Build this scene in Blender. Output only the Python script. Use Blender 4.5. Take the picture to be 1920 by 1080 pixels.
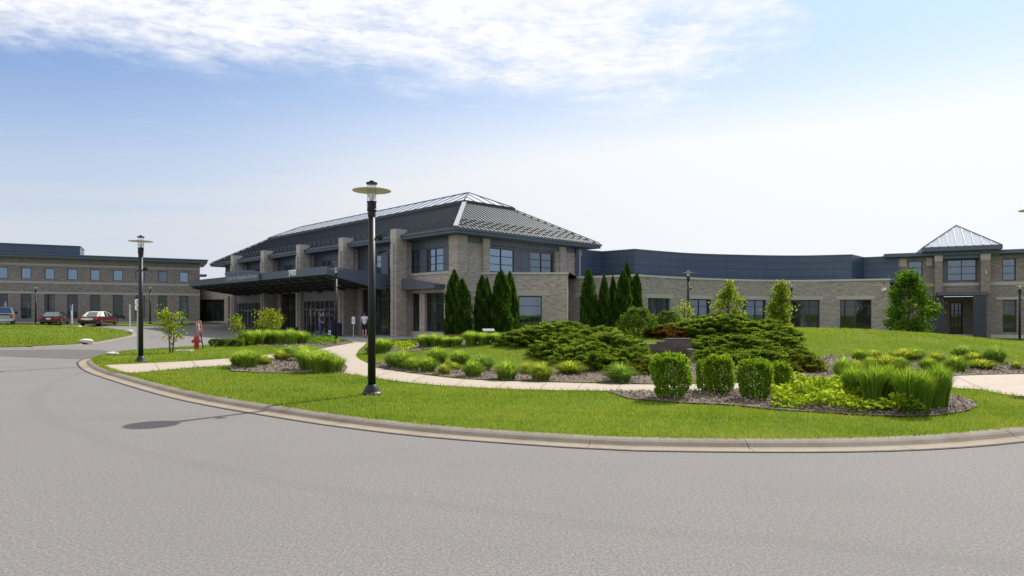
import bpy, bmesh, math, random
import numpy as np
from mathutils import Vector, Matrix
from mathutils.geometry import delaunay_2d_cdt
random.seed(7); rng = np.random.default_rng(7)
S = bpy.context.scene
COL = S.collection
for o in list(bpy.data.objects): bpy.data.objects.remove(o)

# ------------------------------------------------------------------ camera
F, CX, HZ, EYE = 1228.0, 960.0, 590.0, 1.68       # focal length and horizon in pixels of a 1920 wide frame, eye height
cam = bpy.data.cameras.new('camera'); cam_o = bpy.data.objects.new('camera', cam); COL.objects.link(cam_o)
cam.sensor_width = 36; cam.lens = 36*F/1920; cam.shift_y = (HZ-540)/1920
cam.clip_start = .1; cam.clip_end = 5000
cam_o.location = (0, 0, EYE); cam_o.rotation_euler = (math.pi/2, 0, 0)
S.camera = cam_o

# ------------------------------------------------------------------ sky, sun, exposure
SUN_AZ, SUN_EL = math.radians(39.8), math.radians(45)
S.view_settings.view_transform = 'Standard'; S.view_settings.look = 'None'
S.view_settings.gamma = 1; S.view_settings.use_curve_mapping = False
S.view_settings.exposure = 0.55
sun = bpy.data.lights.new('sun', 'SUN'); sun.energy = 4.2; sun.angle = math.radians(.5); sun.color = (1, .95, .87)
sun_o = bpy.data.objects.new('sun', sun); COL.objects.link(sun_o)
sdir = Vector((math.sin(SUN_AZ)*math.cos(SUN_EL), math.cos(SUN_AZ)*math.cos(SUN_EL), math.sin(SUN_EL)))
sun_o.rotation_euler = sdir.to_track_quat('Z', 'Y').to_euler()

W = bpy.data.worlds.new('World'); S.world = W; W.use_nodes = True
nt = W.node_tree; nt.nodes.clear()
class NT:
    """small helper to write node graphs"""
    def __init__(s, nt): s.nt = nt
    def n(s, t, **k):
        nd = s.nt.nodes.new(t)
        for a, v in k.items():
            if a.startswith('i_'): continue
            setattr(nd, a, v)
        return nd
    def link(s, a, b): s.nt.links.new(a, b)
    def put(s, sock, v):
        if hasattr(v, 'is_output'): s.link(v, sock)
        elif v is not None:
            if sock.type == 'RGBA' and len(v) == 3: v = (*v, 1)
            sock.default_value = v
    def m(s, op, a, b=None, c=None, clamp=False):
        nd = s.n('ShaderNodeMath', operation=op); nd.use_clamp = clamp
        for i, v in enumerate((a, b, c)):
            if v is not None: s.put(nd.inputs[i], v)
        return nd.outputs[0]
    def mix(s, f, a, b, blend='MIX'):
        nd = s.n('ShaderNodeMix', data_type='RGBA', blend_type=blend)
        s.put(nd.inputs[0], f); s.put(nd.inputs[6], a); s.put(nd.inputs[7], b)
        return nd.outputs[2]
    def noise(s, vec, scale, detail=3, rough=.5, dist=0, out=0):
        nd = s.n('ShaderNodeTexNoise'); s.put(nd.inputs['Scale'], scale); nd.inputs['Detail'].default_value = detail
        nd.inputs['Roughness'].default_value = rough; nd.inputs['Distortion'].default_value = dist
        if vec is not None: s.link(vec, nd.inputs['Vector'])
        return nd.outputs[out]
    def ramp(s, f, lo, hi, a=0., b=1.):
        nd = s.n('ShaderNodeMapRange', interpolation_type='SMOOTHSTEP'); s.put(nd.inputs[0], f)
        for i, v in enumerate((lo, hi, a, b)): s.put(nd.inputs[i+1], v)
        return nd.outputs[0]
    def scale(s, vec, sc):
        nd = s.n('ShaderNodeMapping'); s.link(vec, nd.inputs[0]); nd.inputs[3].default_value = sc
        return nd.outputs[0]
w = NT(nt)
sky = w.n('ShaderNodeTexSky', sky_type='NISHITA', sun_disc=False, sun_elevation=SUN_EL, sun_rotation=SUN_AZ,
          altitude=200, air_density=1.0, dust_density=1.0, ozone_density=1.5)
tc = w.n('ShaderNodeTexCoord'); sx = w.n('ShaderNodeSeparateXYZ'); w.link(tc.outputs['Generated'], sx.inputs[0])
dx, dy, dz = sx.outputs
zc = w.m('MAXIMUM', dz, .03)
px_, py_ = w.m('DIVIDE', dx, zc), w.m('DIVIDE', dy, zc)
cp = w.n('ShaderNodeCombineXYZ'); w.put(cp.inputs[0], px_); w.put(cp.inputs[1], py_)
P2 = cp.outputs[0]
SKY_K = 0.11
# pale haze low down and round the sun
dots = w.n('ShaderNodeVectorMath', operation='DOT_PRODUCT'); w.link(tc.outputs['Generated'], dots.inputs[0]); dots.inputs[1].default_value = sdir
near_sun = w.ramp(dots.outputs['Value'], .25, .95)
low = w.ramp(dz, .36, .04)
veil = w.noise(w.scale(P2, (.22, .75, 1)), 1.0, 4, .55, .4)
hz = w.m('MULTIPLY', low, w.m('ADD', .60, w.m('MULTIPLY', veil, .7)))
hz = w.m('ADD', hz, w.m('MULTIPLY', near_sun, w.m('ADD', .40, w.m('MULTIPLY', w.ramp(dz, .40, .10), .75))), clamp=True)
hz = w.m('MAXIMUM', hz, w.m('MULTIPLY', w.ramp(w.noise(w.scale(P2, (.35, 1.2, 1)), 1.2, 5, .6, .6), .5, .75), .3))
skyc = w.mix(1.0, sky.outputs[0], w.mix(near_sun, (.71, .825, .98), (.47, .70, .88)), 'MULTIPLY')
WH = 5.6
glow = w.mix(near_sun, (WH*.77, WH*.80, WH*.87), (WH*1.10, WH*1.13, WH*1.16))
col = w.mix(hz, skyc, glow)
# the sheet of broken cloud overhead
edge = w.noise(P2, 1.7, 5, .62)
lim = w.m('ADD', w.m('MULTIPLY', px_, .28), w.m('MULTIPLY', w.m('SUBTRACT', edge, .5), 1.5))
c1 = w.ramp(w.m('SUBTRACT', w.m('ADD', 3.02, lim), py_), -.22, .5)
rt = w.m('SUBTRACT', w.m('ADD', .84, w.m('MULTIPLY', w.m('SUBTRACT', edge, .5), 1.8)), px_)
c2 = w.ramp(rt, -.25, .35)
rip = w.noise(w.scale(P2, (1, 1.25, 1)), 11, 4, .62, .35)
pat = w.noise(P2, 3.2, 3, .6)
dens = w.ramp(w.m('ADD', rip, w.m('MULTIPLY', pat, .8)), .52, 1.08)
cover = w.m('MULTIPLY', c1, c2)
cl = w.m('MULTIPLY', cover, w.m('ADD', w.m('MULTIPLY', dens, .62), w.m('MULTIPLY', cover, .42)), clamp=True)
wisp = w.m('MULTIPLY', w.ramp(w.noise(w.scale(P2, (.8, 2.6, 1)), 1.9, 6, .65, .5), .58, .85), .32)
cl = w.m('MAXIMUM', cl, wisp)
col = w.mix(cl, col, (WH*1.1, WH*1.11, WH*1.15))
bg = w.n('ShaderNodeBackground'); bg.inputs[1].default_value = SKY_K
w.link(col, bg.inputs[0]); wo = w.n('ShaderNodeOutputWorld'); w.link(bg.outputs[0], wo.inputs[0])

# ------------------------------------------------------------------ materials
def mat(name):
    m = bpy.data.materials.new(name); m.use_nodes = True; m.node_tree.nodes.clear()
    return m, NT(m.node_tree)
def finish(t, sh):
    o = t.n('ShaderNodeOutputMaterial'); t.link(sh, o.inputs[0])
def pbsdf(t, col, rough=.6, metal=0., spec=.5, normal=None):
    b = t.n('ShaderNodeBsdfPrincipled'); t.put(b.inputs['Base Color'], col); t.put(b.inputs['Roughness'], rough)
    t.put(b.inputs['Metallic'], metal); b.inputs['Specular IOR Level'].default_value = spec
    if normal is not None: t.link(normal, b.inputs['Normal'])
    return b.outputs[0]
def bump(t, h, strength=.3, dist=.02):
    b = t.n('ShaderNodeBump'); b.inputs['Strength'].default_value = strength; b.inputs['Distance'].default_value = dist
    t.link(h, b.inputs['Height']); return b.outputs[0]
def objco(t): return t.n('ShaderNodeTexCoord').outputs['Object']
def geoco(t): return t.n('ShaderNodeNewGeometry').outputs['Position']

def plain(name, col, rough=.5, metal=0., var=.12, sc=3., spec=.5):
    m, t = mat(name); v = t.noise(objco(t), sc, 4, .6)
    c2 = tuple(x*(1-var) for x in col); c1 = tuple(min(1, x*(1+var)) for x in col)
    r = t.m('ADD', rough-.06, t.m('MULTIPLY', t.noise(objco(t), sc*2.3, 3), .12))
    finish(t, pbsdf(t, t.mix(v, c2, c1), r, metal, spec)); return m

def brick(name, a, b, mortar, bw=.34, bh=.1):
    m, t = mat(name); uv = t.n('ShaderNodeUVMap').outputs[0]
    k = t.n('ShaderNodeTexBrick'); t.link(uv, k.inputs['Vector']); k.inputs['Scale'].default_value = 1
    k.offset = .5; k.inputs['Brick Width'].default_value = bw; k.inputs['Row Height'].default_value = bh
    k.inputs['Mortar Size'].default_value = .009; k.inputs['Bias'].default_value = 0
    k.inputs['Color1'].default_value = (*a, 1); k.inputs['Color2'].default_value = (*b, 1); k.inputs['Mortar'].default_value = (*mortar, 1)
    big = t.noise(uv, .35, 4, .6); sm = t.noise(t.scale(uv, (2.5, 9, 1)), 1.0, 2, .6)
    c = t.mix(t.ramp(sm, .3, .75), k.outputs[0], t.mix(1., k.outputs[0], (.72, .71, .70), 'MULTIPLY'))
    c = t.mix(t.m('MULTIPLY', big, .5), c, t.mix(1., c, (.82, .80, .78), 'MULTIPLY'))
    finish(t, pbsdf(t, c, .85, normal=bump(t, k.outputs['Fac'], -.3, .01))); return m

M = {}
M['brick'] = brick('tan_brick', (.56, .485, .44), (.385, .33, .30), (.50, .455, .42))
M['brickWing'] = brick('grey_tan_brick', (.47, .405, .37), (.31, .267, .246), (.42, .385, .36))
M['brick2'] = brick('brown_brick', (.36, .305, .28), (.24, .203, .187), (.325, .295, .275))
M['stone'] = plain('cast_stone', (.45, .415, .375), .85, sc=1.2)
M['coping'] = plain('pale_coping', (.52, .50, .46), .7, sc=1.2)
M['bluemetal'] = plain('blue_grey_metal', (.10, .13, .18), .55, .0, .10, .8, .35)
M['fascia'] = plain('fascia_metal', (.085, .10, .125), .4, .25, .1, .7)
M['dark'] = plain('dark_metal', (.028, .03, .034), .5, 0, .15)
M['screen'] = plain('ribbed_screen_metal', (.045, .055, .078), .5, 0, .1, .8)
M['frame'] = plain('window_frame', (.045, .055, .075), .4, .2, .1)
M['greyframe'] = plain('door_frame', (.19, .20, .215), .4, .3, .1)
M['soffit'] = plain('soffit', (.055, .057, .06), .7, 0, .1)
M['black'] = plain('black_paint', (.012, .012, .013), .48, 0, .2, 9, .35)
M['white'] = plain('white_paint', (.78, .78, .77), .45, 0, .05)
M['letter'] = plain('sign_lettering', (.44, .46, .48), .5)
M['red'] = plain('red_paint', (.42, .03, .028), .45, 0, .15)
M['blue'] = plain('sign_blue', (.03, .07, .30), .45, 0, .08)
M['steel'] = plain('galvanised_steel', (.42, .43, .44), .45, .6, .1)
M['navy'] = plain('navy_paint', (.018, .026, .07), .4, 0, .1)
M['binGreen'] = plain('dark_green_plastic', (.02, .032, .026), .5, 0, .1)
M['wood'] = plain('brown_bench_wood', (.16, .08, .045), .6, 0, .25, 6)
M['lampdisc'] = plain('lamp_reflector', (.62, .54, .44), .4, 0, .05)
M['signblue'] = plain('slate_sign', (.075, .125, .16), .45, .1, .06)

def panelmat(name, a, wid, hei, seam=.35, rough=.4, metal=.25):
    m, t = mat(name); uv = t.n('ShaderNodeUVMap').outputs[0]
    k = t.n('ShaderNodeTexBrick'); t.link(uv, k.inputs['Vector']); k.offset = 0
    k.inputs['Scale'].default_value = 1; k.inputs['Brick Width'].default_value = wid; k.inputs['Row Height'].default_value = hei
    k.inputs['Mortar Size'].default_value = .018; b = tuple(x*.9 for x in a)
    k.inputs['Color1'].default_value = (*a, 1); k.inputs['Color2'].default_value = (*b, 1)
    k.inputs['Mortar'].default_value = (*(x*seam for x in a), 1)
    finish(t, pbsdf(t, k.outputs[0], t.m('ADD', rough-.05, t.m('MULTIPLY', t.noise(uv, .5, 3), .12)), metal)); return m
M['panel'] = panelmat('blue_panels', (.066, .098, .155), 3.6, .64)
M['panel2'] = panelmat('blue_spandrel', (.105, .125, .16), 1.6, 1.3)
M['canopy'] = panelmat('canopy_panels', (.10, .125, .165), 1.9, 3.)

def roofmat():
    m, t = mat('standing_seam_roof'); v = t.noise(objco(t), .8, 4)
    finish(t, pbsdf(t, t.mix(v, (.022, .029, .042), (.036, .045, .062)), t.m('ADD', .46, t.m('MULTIPLY', v, .14)), .15, .35)); return m
M['roof'] = roofmat()
M['hipcap'] = plain('bright_hip_cap', (.42, .44, .48), .42, .5, .08)

def glassmat(name, refl, tint=(.9, .95, 1.), dark=(.012, .014, .017), rough=.015):
    m, t = mat(name); d = t.n('ShaderNodeBsdfDiffuse'); t.link(t.mix(t.ramp(t.noise(t.scale(objco(t), (1.6, 1.6, .35)), 1.0, 3, .6), .5, .72), dark, tuple(min(1, x*4.2) for x in dark)), d.inputs[0])
    v = t.noise(objco(t), .7, 2)
    nb = bump(t, v, .03, .05)
    g = t.n('ShaderNodeBsdfGlossy'); g.inputs[0].default_value = (*tint, 1); g.inputs[1].default_value = rough; t.link(nb, g.inputs['Normal'])
    lw = t.n('ShaderNodeLayerWeight'); lw.inputs[0].default_value = .25
    f = t.m('ADD', refl, t.m('MULTIPLY', lw.outputs['Fresnel'], .5), clamp=True)
    mx = t.n('ShaderNodeMixShader'); t.link(f, mx.inputs[0]); t.link(d.outputs[0], mx.inputs[1]); t.link(g.outputs[0], mx.inputs[2])
    finish(t, mx.outputs[0]); return m
M['glassHi'] = glassmat('reflective_glass', .34, (.52, .72, .95), (.02, .024, .03))
M['glassLo'] = glassmat('dark_glass', .055, (.8, .9, .9), (.022, .024, .022))
M['glassMid'] = glassmat('tinted_glass', .16, (.65, .82, 1.), (.02, .025, .03))

def skylightmat():
    m, t = mat('skylight_glazing')
    g = t.n('ShaderNodeBsdfGlossy'); g.inputs[0].default_value = (.9, .95, 1, 1); g.inputs[1].default_value = .08
    tr = t.n('ShaderNodeBsdfTransparent'); tr.inputs[0].default_value = (.93, .96, 1, 1)
    tl = t.n('ShaderNodeBsdfDiffuse'); tl.inputs[0].default_value = (.70, .75, .82, 1)
    a = t.n('ShaderNodeMixShader'); a.inputs[0].default_value = .80; t.link(tr.outputs[0], a.inputs[1]); t.link(tl.outputs[0], a.inputs[2])
    b = t.n('ShaderNodeMixShader'); b.inputs[0].default_value = .32; t.link(a.outputs[0], b.inputs[1]); t.link(g.outputs[0], b.inputs[2])
    finish(t, b.outputs[0]); return m
M['skylight'] = skylightmat()
def clearmat():
    m, t = mat('clear_lens')
    g = t.n('ShaderNodeBsdfGlossy'); g.inputs[1].default_value = .05
    tr = t.n('ShaderNodeBsdfTransparent'); tr.inputs[0].default_value = (.95, .96, .97, 1)
    b = t.n('ShaderNodeMixShader'); b.inputs[0].default_value = .15; t.link(tr.outputs[0], b.inputs[1]); t.link(g.outputs[0], b.inputs[2])
    finish(t, b.outputs[0]); return m
M['clear'] = clearmat()

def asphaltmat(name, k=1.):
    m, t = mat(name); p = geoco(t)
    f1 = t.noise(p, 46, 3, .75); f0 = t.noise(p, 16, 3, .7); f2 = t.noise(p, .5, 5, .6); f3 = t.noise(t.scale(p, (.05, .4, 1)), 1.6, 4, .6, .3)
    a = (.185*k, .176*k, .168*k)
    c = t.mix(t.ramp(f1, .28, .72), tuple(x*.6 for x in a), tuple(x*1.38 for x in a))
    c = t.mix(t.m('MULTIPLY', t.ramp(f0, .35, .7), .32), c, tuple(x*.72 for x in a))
    c = t.mix(t.m('MULTIPLY', t.ramp(f2, .35, .75), .30), c, tuple(x*.80 for x in a))
    c = t.mix(t.m('MULTIPLY', t.ramp(f3, .5, .8), .25), c, tuple(x*.66 for x in a))
    # fine cracks here and there
    vo = t.n('ShaderNodeTexVoronoi', feature='DISTANCE_TO_EDGE'); vo.inputs['Scale'].default_value = .33
    wob = t.n('ShaderNodeVectorMath', operation='MULTIPLY_ADD'); t.link(t.noise(p, 1.3, 4, .6, 0, 1), wob.inputs[0]); wob.inputs[1].default_value = (.7, .7, 0); t.link(p, wob.inputs[2])
    t.link(wob.outputs[0], vo.inputs['Vector'])
    cr = t.m('MULTIPLY', t.ramp(vo.outputs['Distance'], .0045, .0015), t.ramp(t.noise(p, .17, 2), .56, .64))
    c = t.mix(t.m('MULTIPLY', cr, .8), c, tuple(x*.35 for x in a))
    # old wheel track: a curved darker band through the turn
    sp = t.n('ShaderNodeSeparateXYZ'); t.link(p, sp.inputs[0])
    r = t.m('SQRT', t.m('ADD', t.m('POWER', t.m('SUBTRACT', sp.outputs[0], 8.), 2.), t.m('POWER', t.m('SUBTRACT', sp.outputs[1], 25.3), 2.)))
    band = t.m('ADD', r, t.m('MULTIPLY', t.noise(p, .7, 3), .5))
    bd = t.m('MULTIPLY', t.ramp(t.m('ABSOLUTE', t.m('SUBTRACT', band, 21.6)), .22, .03), .17)
    c = t.mix(bd, c, tuple(x*.66 for x in a))
    finish(t, pbsdf(t, c, .93, 0, .25, bump(t, f1, .2, .006))); return m
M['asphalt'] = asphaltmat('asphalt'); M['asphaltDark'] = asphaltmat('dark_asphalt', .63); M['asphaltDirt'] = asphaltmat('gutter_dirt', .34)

def concmat(name, a, stain=.25):
    m, t = mat(name); p = geoco(t); n1 = t.noise(p, 1.1, 6, .65); n2 = t.noise(p, 40, 3, .6); n3 = t.noise(p, 5, 4, .6)
    c = t.mix(t.ramp(n2, .3, .7), tuple(x*.86 for x in a), tuple(min(1, x*1.12) for x in a))
    c = t.mix(t.m('MULTIPLY', t.ramp(n1, .42, .75), stain), c, (a[0]*.62, a[1]*.54, a[2]*.46))
    c = t.mix(t.m('MULTIPLY', t.ramp(n3, .5, .8), stain*.7), c, tuple(x*.7 for x in a))
    finish(t, pbsdf(t, c, .88, 0, .3, bump(t, n2, .2, .005))); return m
M['path'] = concmat('path_concrete', (.38, .32, .262), .14); M['curb'] = concmat('curb_concrete', (.27, .222, .168), .5)
M['curbface'] = concmat('curb_face_concrete', (.215, .187, .15), .75)
M['plaza'] = concmat('plaza_concrete', (.30, .29, .27), .15)
M['block'] = brick('wall_block', (.165, .135, .118), (.115, .095, .083), (.09, .08, .07), .30, .14)
M['rock'] = plain('pale_boulder', (.52, .50, .46), .85, 0, .35, 5)

def soilmat(name, a, b, sc):
    m, t = mat(name); p = geoco(t); n = t.noise(p, sc, 4, .75); n2 = t.noise(p, .8, 4)
    c = t.mix(t.ramp(n, .25, .75), a, b); c = t.mix(t.m('MULTIPLY', n2, .4), c, tuple(x*.6 for x in a))
    finish(t, pbsdf(t, c, .95, 0, .1, bump(t, n, .8, .03))); return m
M['mulch'] = soilmat('mulch_base', (.10, .078, .062), (.27, .225, .19), 22)
def turfmat(name, a, b, d):
    m, t = mat(name); p = geoco(t); n = t.noise(p, 9, 5, .75); n2 = t.noise(p, .45, 4, .6); n3 = t.noise(p, 2.2, 4, .6)
    c = t.mix(t.ramp(n, .25, .75), a, b); c = t.mix(t.m('MULTIPLY', t.ramp(n2, .4, .8), .55), c, d)
    c = t.mix(t.m('MULTIPLY', t.ramp(n3, .45, .8), .35), c, a)
    finish(t, pbsdf(t, c, 1., 0, .0, bump(t, n, .8, .04))); return m
M['turf'] = turfmat('turf_base', (.072, .115, .014), (.13, .185, .026), (.18, .19, .05))

def leafmat(name, cols, trans=.45, gloss=.08, rough=.5, tcol=1.55):
    trans += .08; gloss *= .22
    if name != 'lawn_blades': cols = [(min(.5, x*k_), min(.5, y*k_), z*k_*.85) for x, y, z in cols for k_ in (1.15 if 'arb' in name or 'tree_l' in name else 1.3,)]
    m, t = mat(name); at = t.n('ShaderNodeAttribute', attribute_name='tone'); f = at.outputs['Fac']
    cr = t.n('ShaderNodeValToRGB'); t.link(f, cr.inputs[0]); e = cr.color_ramp.elements
    e[0].color = (*cols[0], 1); e[1].color = (*cols[-1], 1)
    for i, c in enumerate(cols[1:-1]): e.new((i+1)/(len(cols)-1)).color = (*c, 1)
    c = cr.outputs[0]
    d = t.n('ShaderNodeBsdfDiffuse'); t.link(c, d.inputs[0])
    tl = t.n('ShaderNodeBsdfTranslucent'); t.link(t.mix(1., c, (tcol*1.08, tcol, tcol*.55), 'MULTIPLY'), tl.inputs[0])
    a = t.n('ShaderNodeMixShader'); a.inputs[0].default_value = trans; t.link(d.outputs[0], a.inputs[1]); t.link(tl.outputs[0], a.inputs[2])
    finish(t, a.outputs[0]); return m
M['lawnblade'] = leafmat('lawn_blades', [(.075, .13, .014), (.135, .21, .024), (.205, .255, .036), (.25, .245, .075)], .42, .04)
M['orn'] = leafmat('fountain_grass_blades', [(.06, .125, .018), (.125, .215, .03), (.205, .30, .055), (.28, .34, .11)], .45, .06)
M['ornYellow'] = leafmat('yellowish_grass_blades', [(.08, .13, .018), (.16, .22, .028), (.25, .30, .05), (.31, .32, .12)], .45, .06)
M['ornBlue'] = leafmat('grey_green_grass_blades', [(.06, .13, .025), (.11, .205, .04), (.17, .27, .07), (.22, .30, .11)], .4, .08)
M['reed'] = leafmat('reed_blades', [(.045, .11, .012), (.085, .175, .018), (.14, .235, .03), (.20, .24, .06)], .4, .06)
M['arb'] = leafmat('arborvitae_sprays', [(.012, .035, .008), (.028, .065, .013), (.06, .115, .02), (.10, .155, .03)], .30, .05)
M['juniper'] = leafmat('juniper_sprays', [(.024, .05, .011), (.07, .122, .02), (.145, .205, .033), (.21, .26, .05)], .33, .05)
M['juniperOlive'] = leafmat('olive_juniper_sprays', [(.03, .045, .010), (.07, .09, .016), (.12, .135, .025), (.17, .15, .035)], .33, .05)
M['juniperBrown'] = leafmat('browned_juniper_sprays', [(.045, .028, .012), (.085, .042, .016), (.12, .055, .02), (.06, .075, .018)], .3, .04)
M['barberry'] = leafmat('barberry_leaves', [(.05, .015, .015), (.10, .03, .03), (.16, .06, .05), (.07, .07, .03)], .3, .06)
M['square'] = leafmat('bright_shrub_leaves', [(.028, .08, .010), (.07, .15, .016), (.16, .245, .026), (.26, .32, .045)], .42, .07)
M['viburnum'] = leafmat('round_shrub_leaves', [(.02, .055, .012), (.05, .10, .018), (.10, .165, .03), (.17, .21, .06)], .35, .09)
M['cover'] = leafmat('ground_cover_leaves', [(.06, .12, .012), (.12, .19, .018), (.20, .26, .028), (.27, .29, .05)], .42, .07)
M['hedge'] = leafmat('hedge_leaves', [(.03, .085, .012), (.065, .14, .02), (.11, .19, .03), (.16, .22, .05)], .4, .07)
M['maple'] = leafmat('tree_leaves', [(.018, .05, .008), (.045, .10, .014), (.09, .165, .022), (.15, .215, .035)], .42, .08)
M['young'] = leafmat('young_tree_leaves', [(.06, .11, .015), (.12, .18, .022), (.20, .25, .035), (.27, .28, .06)], .48, .08)
M['amber'] = leafmat('amber_young_leaves', [(.05, .10, .015), (.12, .17, .022), (.20, .23, .03), (.26, .22, .045)], .48, .08)
M['bark'] = plain('bark', (.10, .078, .058), .9, 0, .35, 12)
def chipmat():
    m, t = mat('bark_chips'); at = t.n('ShaderNodeAttribute', attribute_name='tone')
    cr = t.n('ShaderNodeValToRGB'); t.link(at.outputs['Fac'], cr.inputs[0]); e = cr.color_ramp.elements
    e[0].color = (.085, .06, .045, 1); e[1].color = (.44, .385, .34, 1); q = e.new(.5); q.color = (.20, .155, .125, 1)
    finish(t, pbsdf(t, cr.outputs[0], .9, 0, .1)); return m
M['chip'] = chipmat()

# ------------------------------------------------------------------ terrain
def sstep(a, b, x):
    t = np.clip((np.asarray(x, float)-a)/(b-a), 0, 1); return t*t*(3-2*t)
CRX = [-9, -6, -3, -1, 1, 5, 10, 16, 20, 25, 29]; CRZ = [0, .10, .38, .66, .84, 1.0, 1.02, .93, .70, .22, 0]
CRYX = [-9, 0, 8, 16, 30]; CRY = [27, 28.5, 30, 31.5, 32]
def hgt(x, y):
    """drive level: gently rising to the far left, falling a little at the far right"""
    x = np.asarray(x, float); y = np.asarray(y, float)
    t = (x+3.74)*-.699 + (y-45)*.715
    return .72*sstep(12, 50, t)*sstep(36, 50, y) - .42*sstep(38, 52, y)*sstep(20, 32, x)
def hisl(x, y):
    """planted island: kerb height plus the mounds"""
    x = np.asarray(x, float); y = np.asarray(y, float)
    cz = np.interp(x, CRX, CRZ); cy = np.interp(x, CRYX, CRY)
    fw = np.interp(x, [-9, 0, 12, 30], [7.5, 10.5, 10.5, 8])
    d = np.where(y < cy, (cy-y)/fw, (y-cy)/8.)
    return hgt(x, y) + .075 + cz*(1-sstep(0, 1, d))
def G(px, py, h=hisl):
    """world point where the view ray through a pixel of the photograph meets the terrain"""
    dx, dz = (px-CX)/F, (HZ-py)/F
    ys = np.linspace(3, 110, 4000); z = EYE+dz*ys - h(dx*ys, ys)
    k = np.argmax(z <= 0)
    if z[k] > 0: k = 2000
    if k > 0:
        a, b = z[k-1], z[k]; Y = ys[k-1]+(ys[k]-ys[k-1])*a/(a-b+1e-9)
    else: Y = ys[0]
    return (dx*Y, Y, float(h(dx*Y, Y)))
def GP(pts, h=hisl): return [G(a, b, h)[:2] for a, b in pts]
def zat(py, Y): return EYE+(HZ-py)*Y/F
def xat(px, Y): return (px-CX)/F*Y

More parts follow.
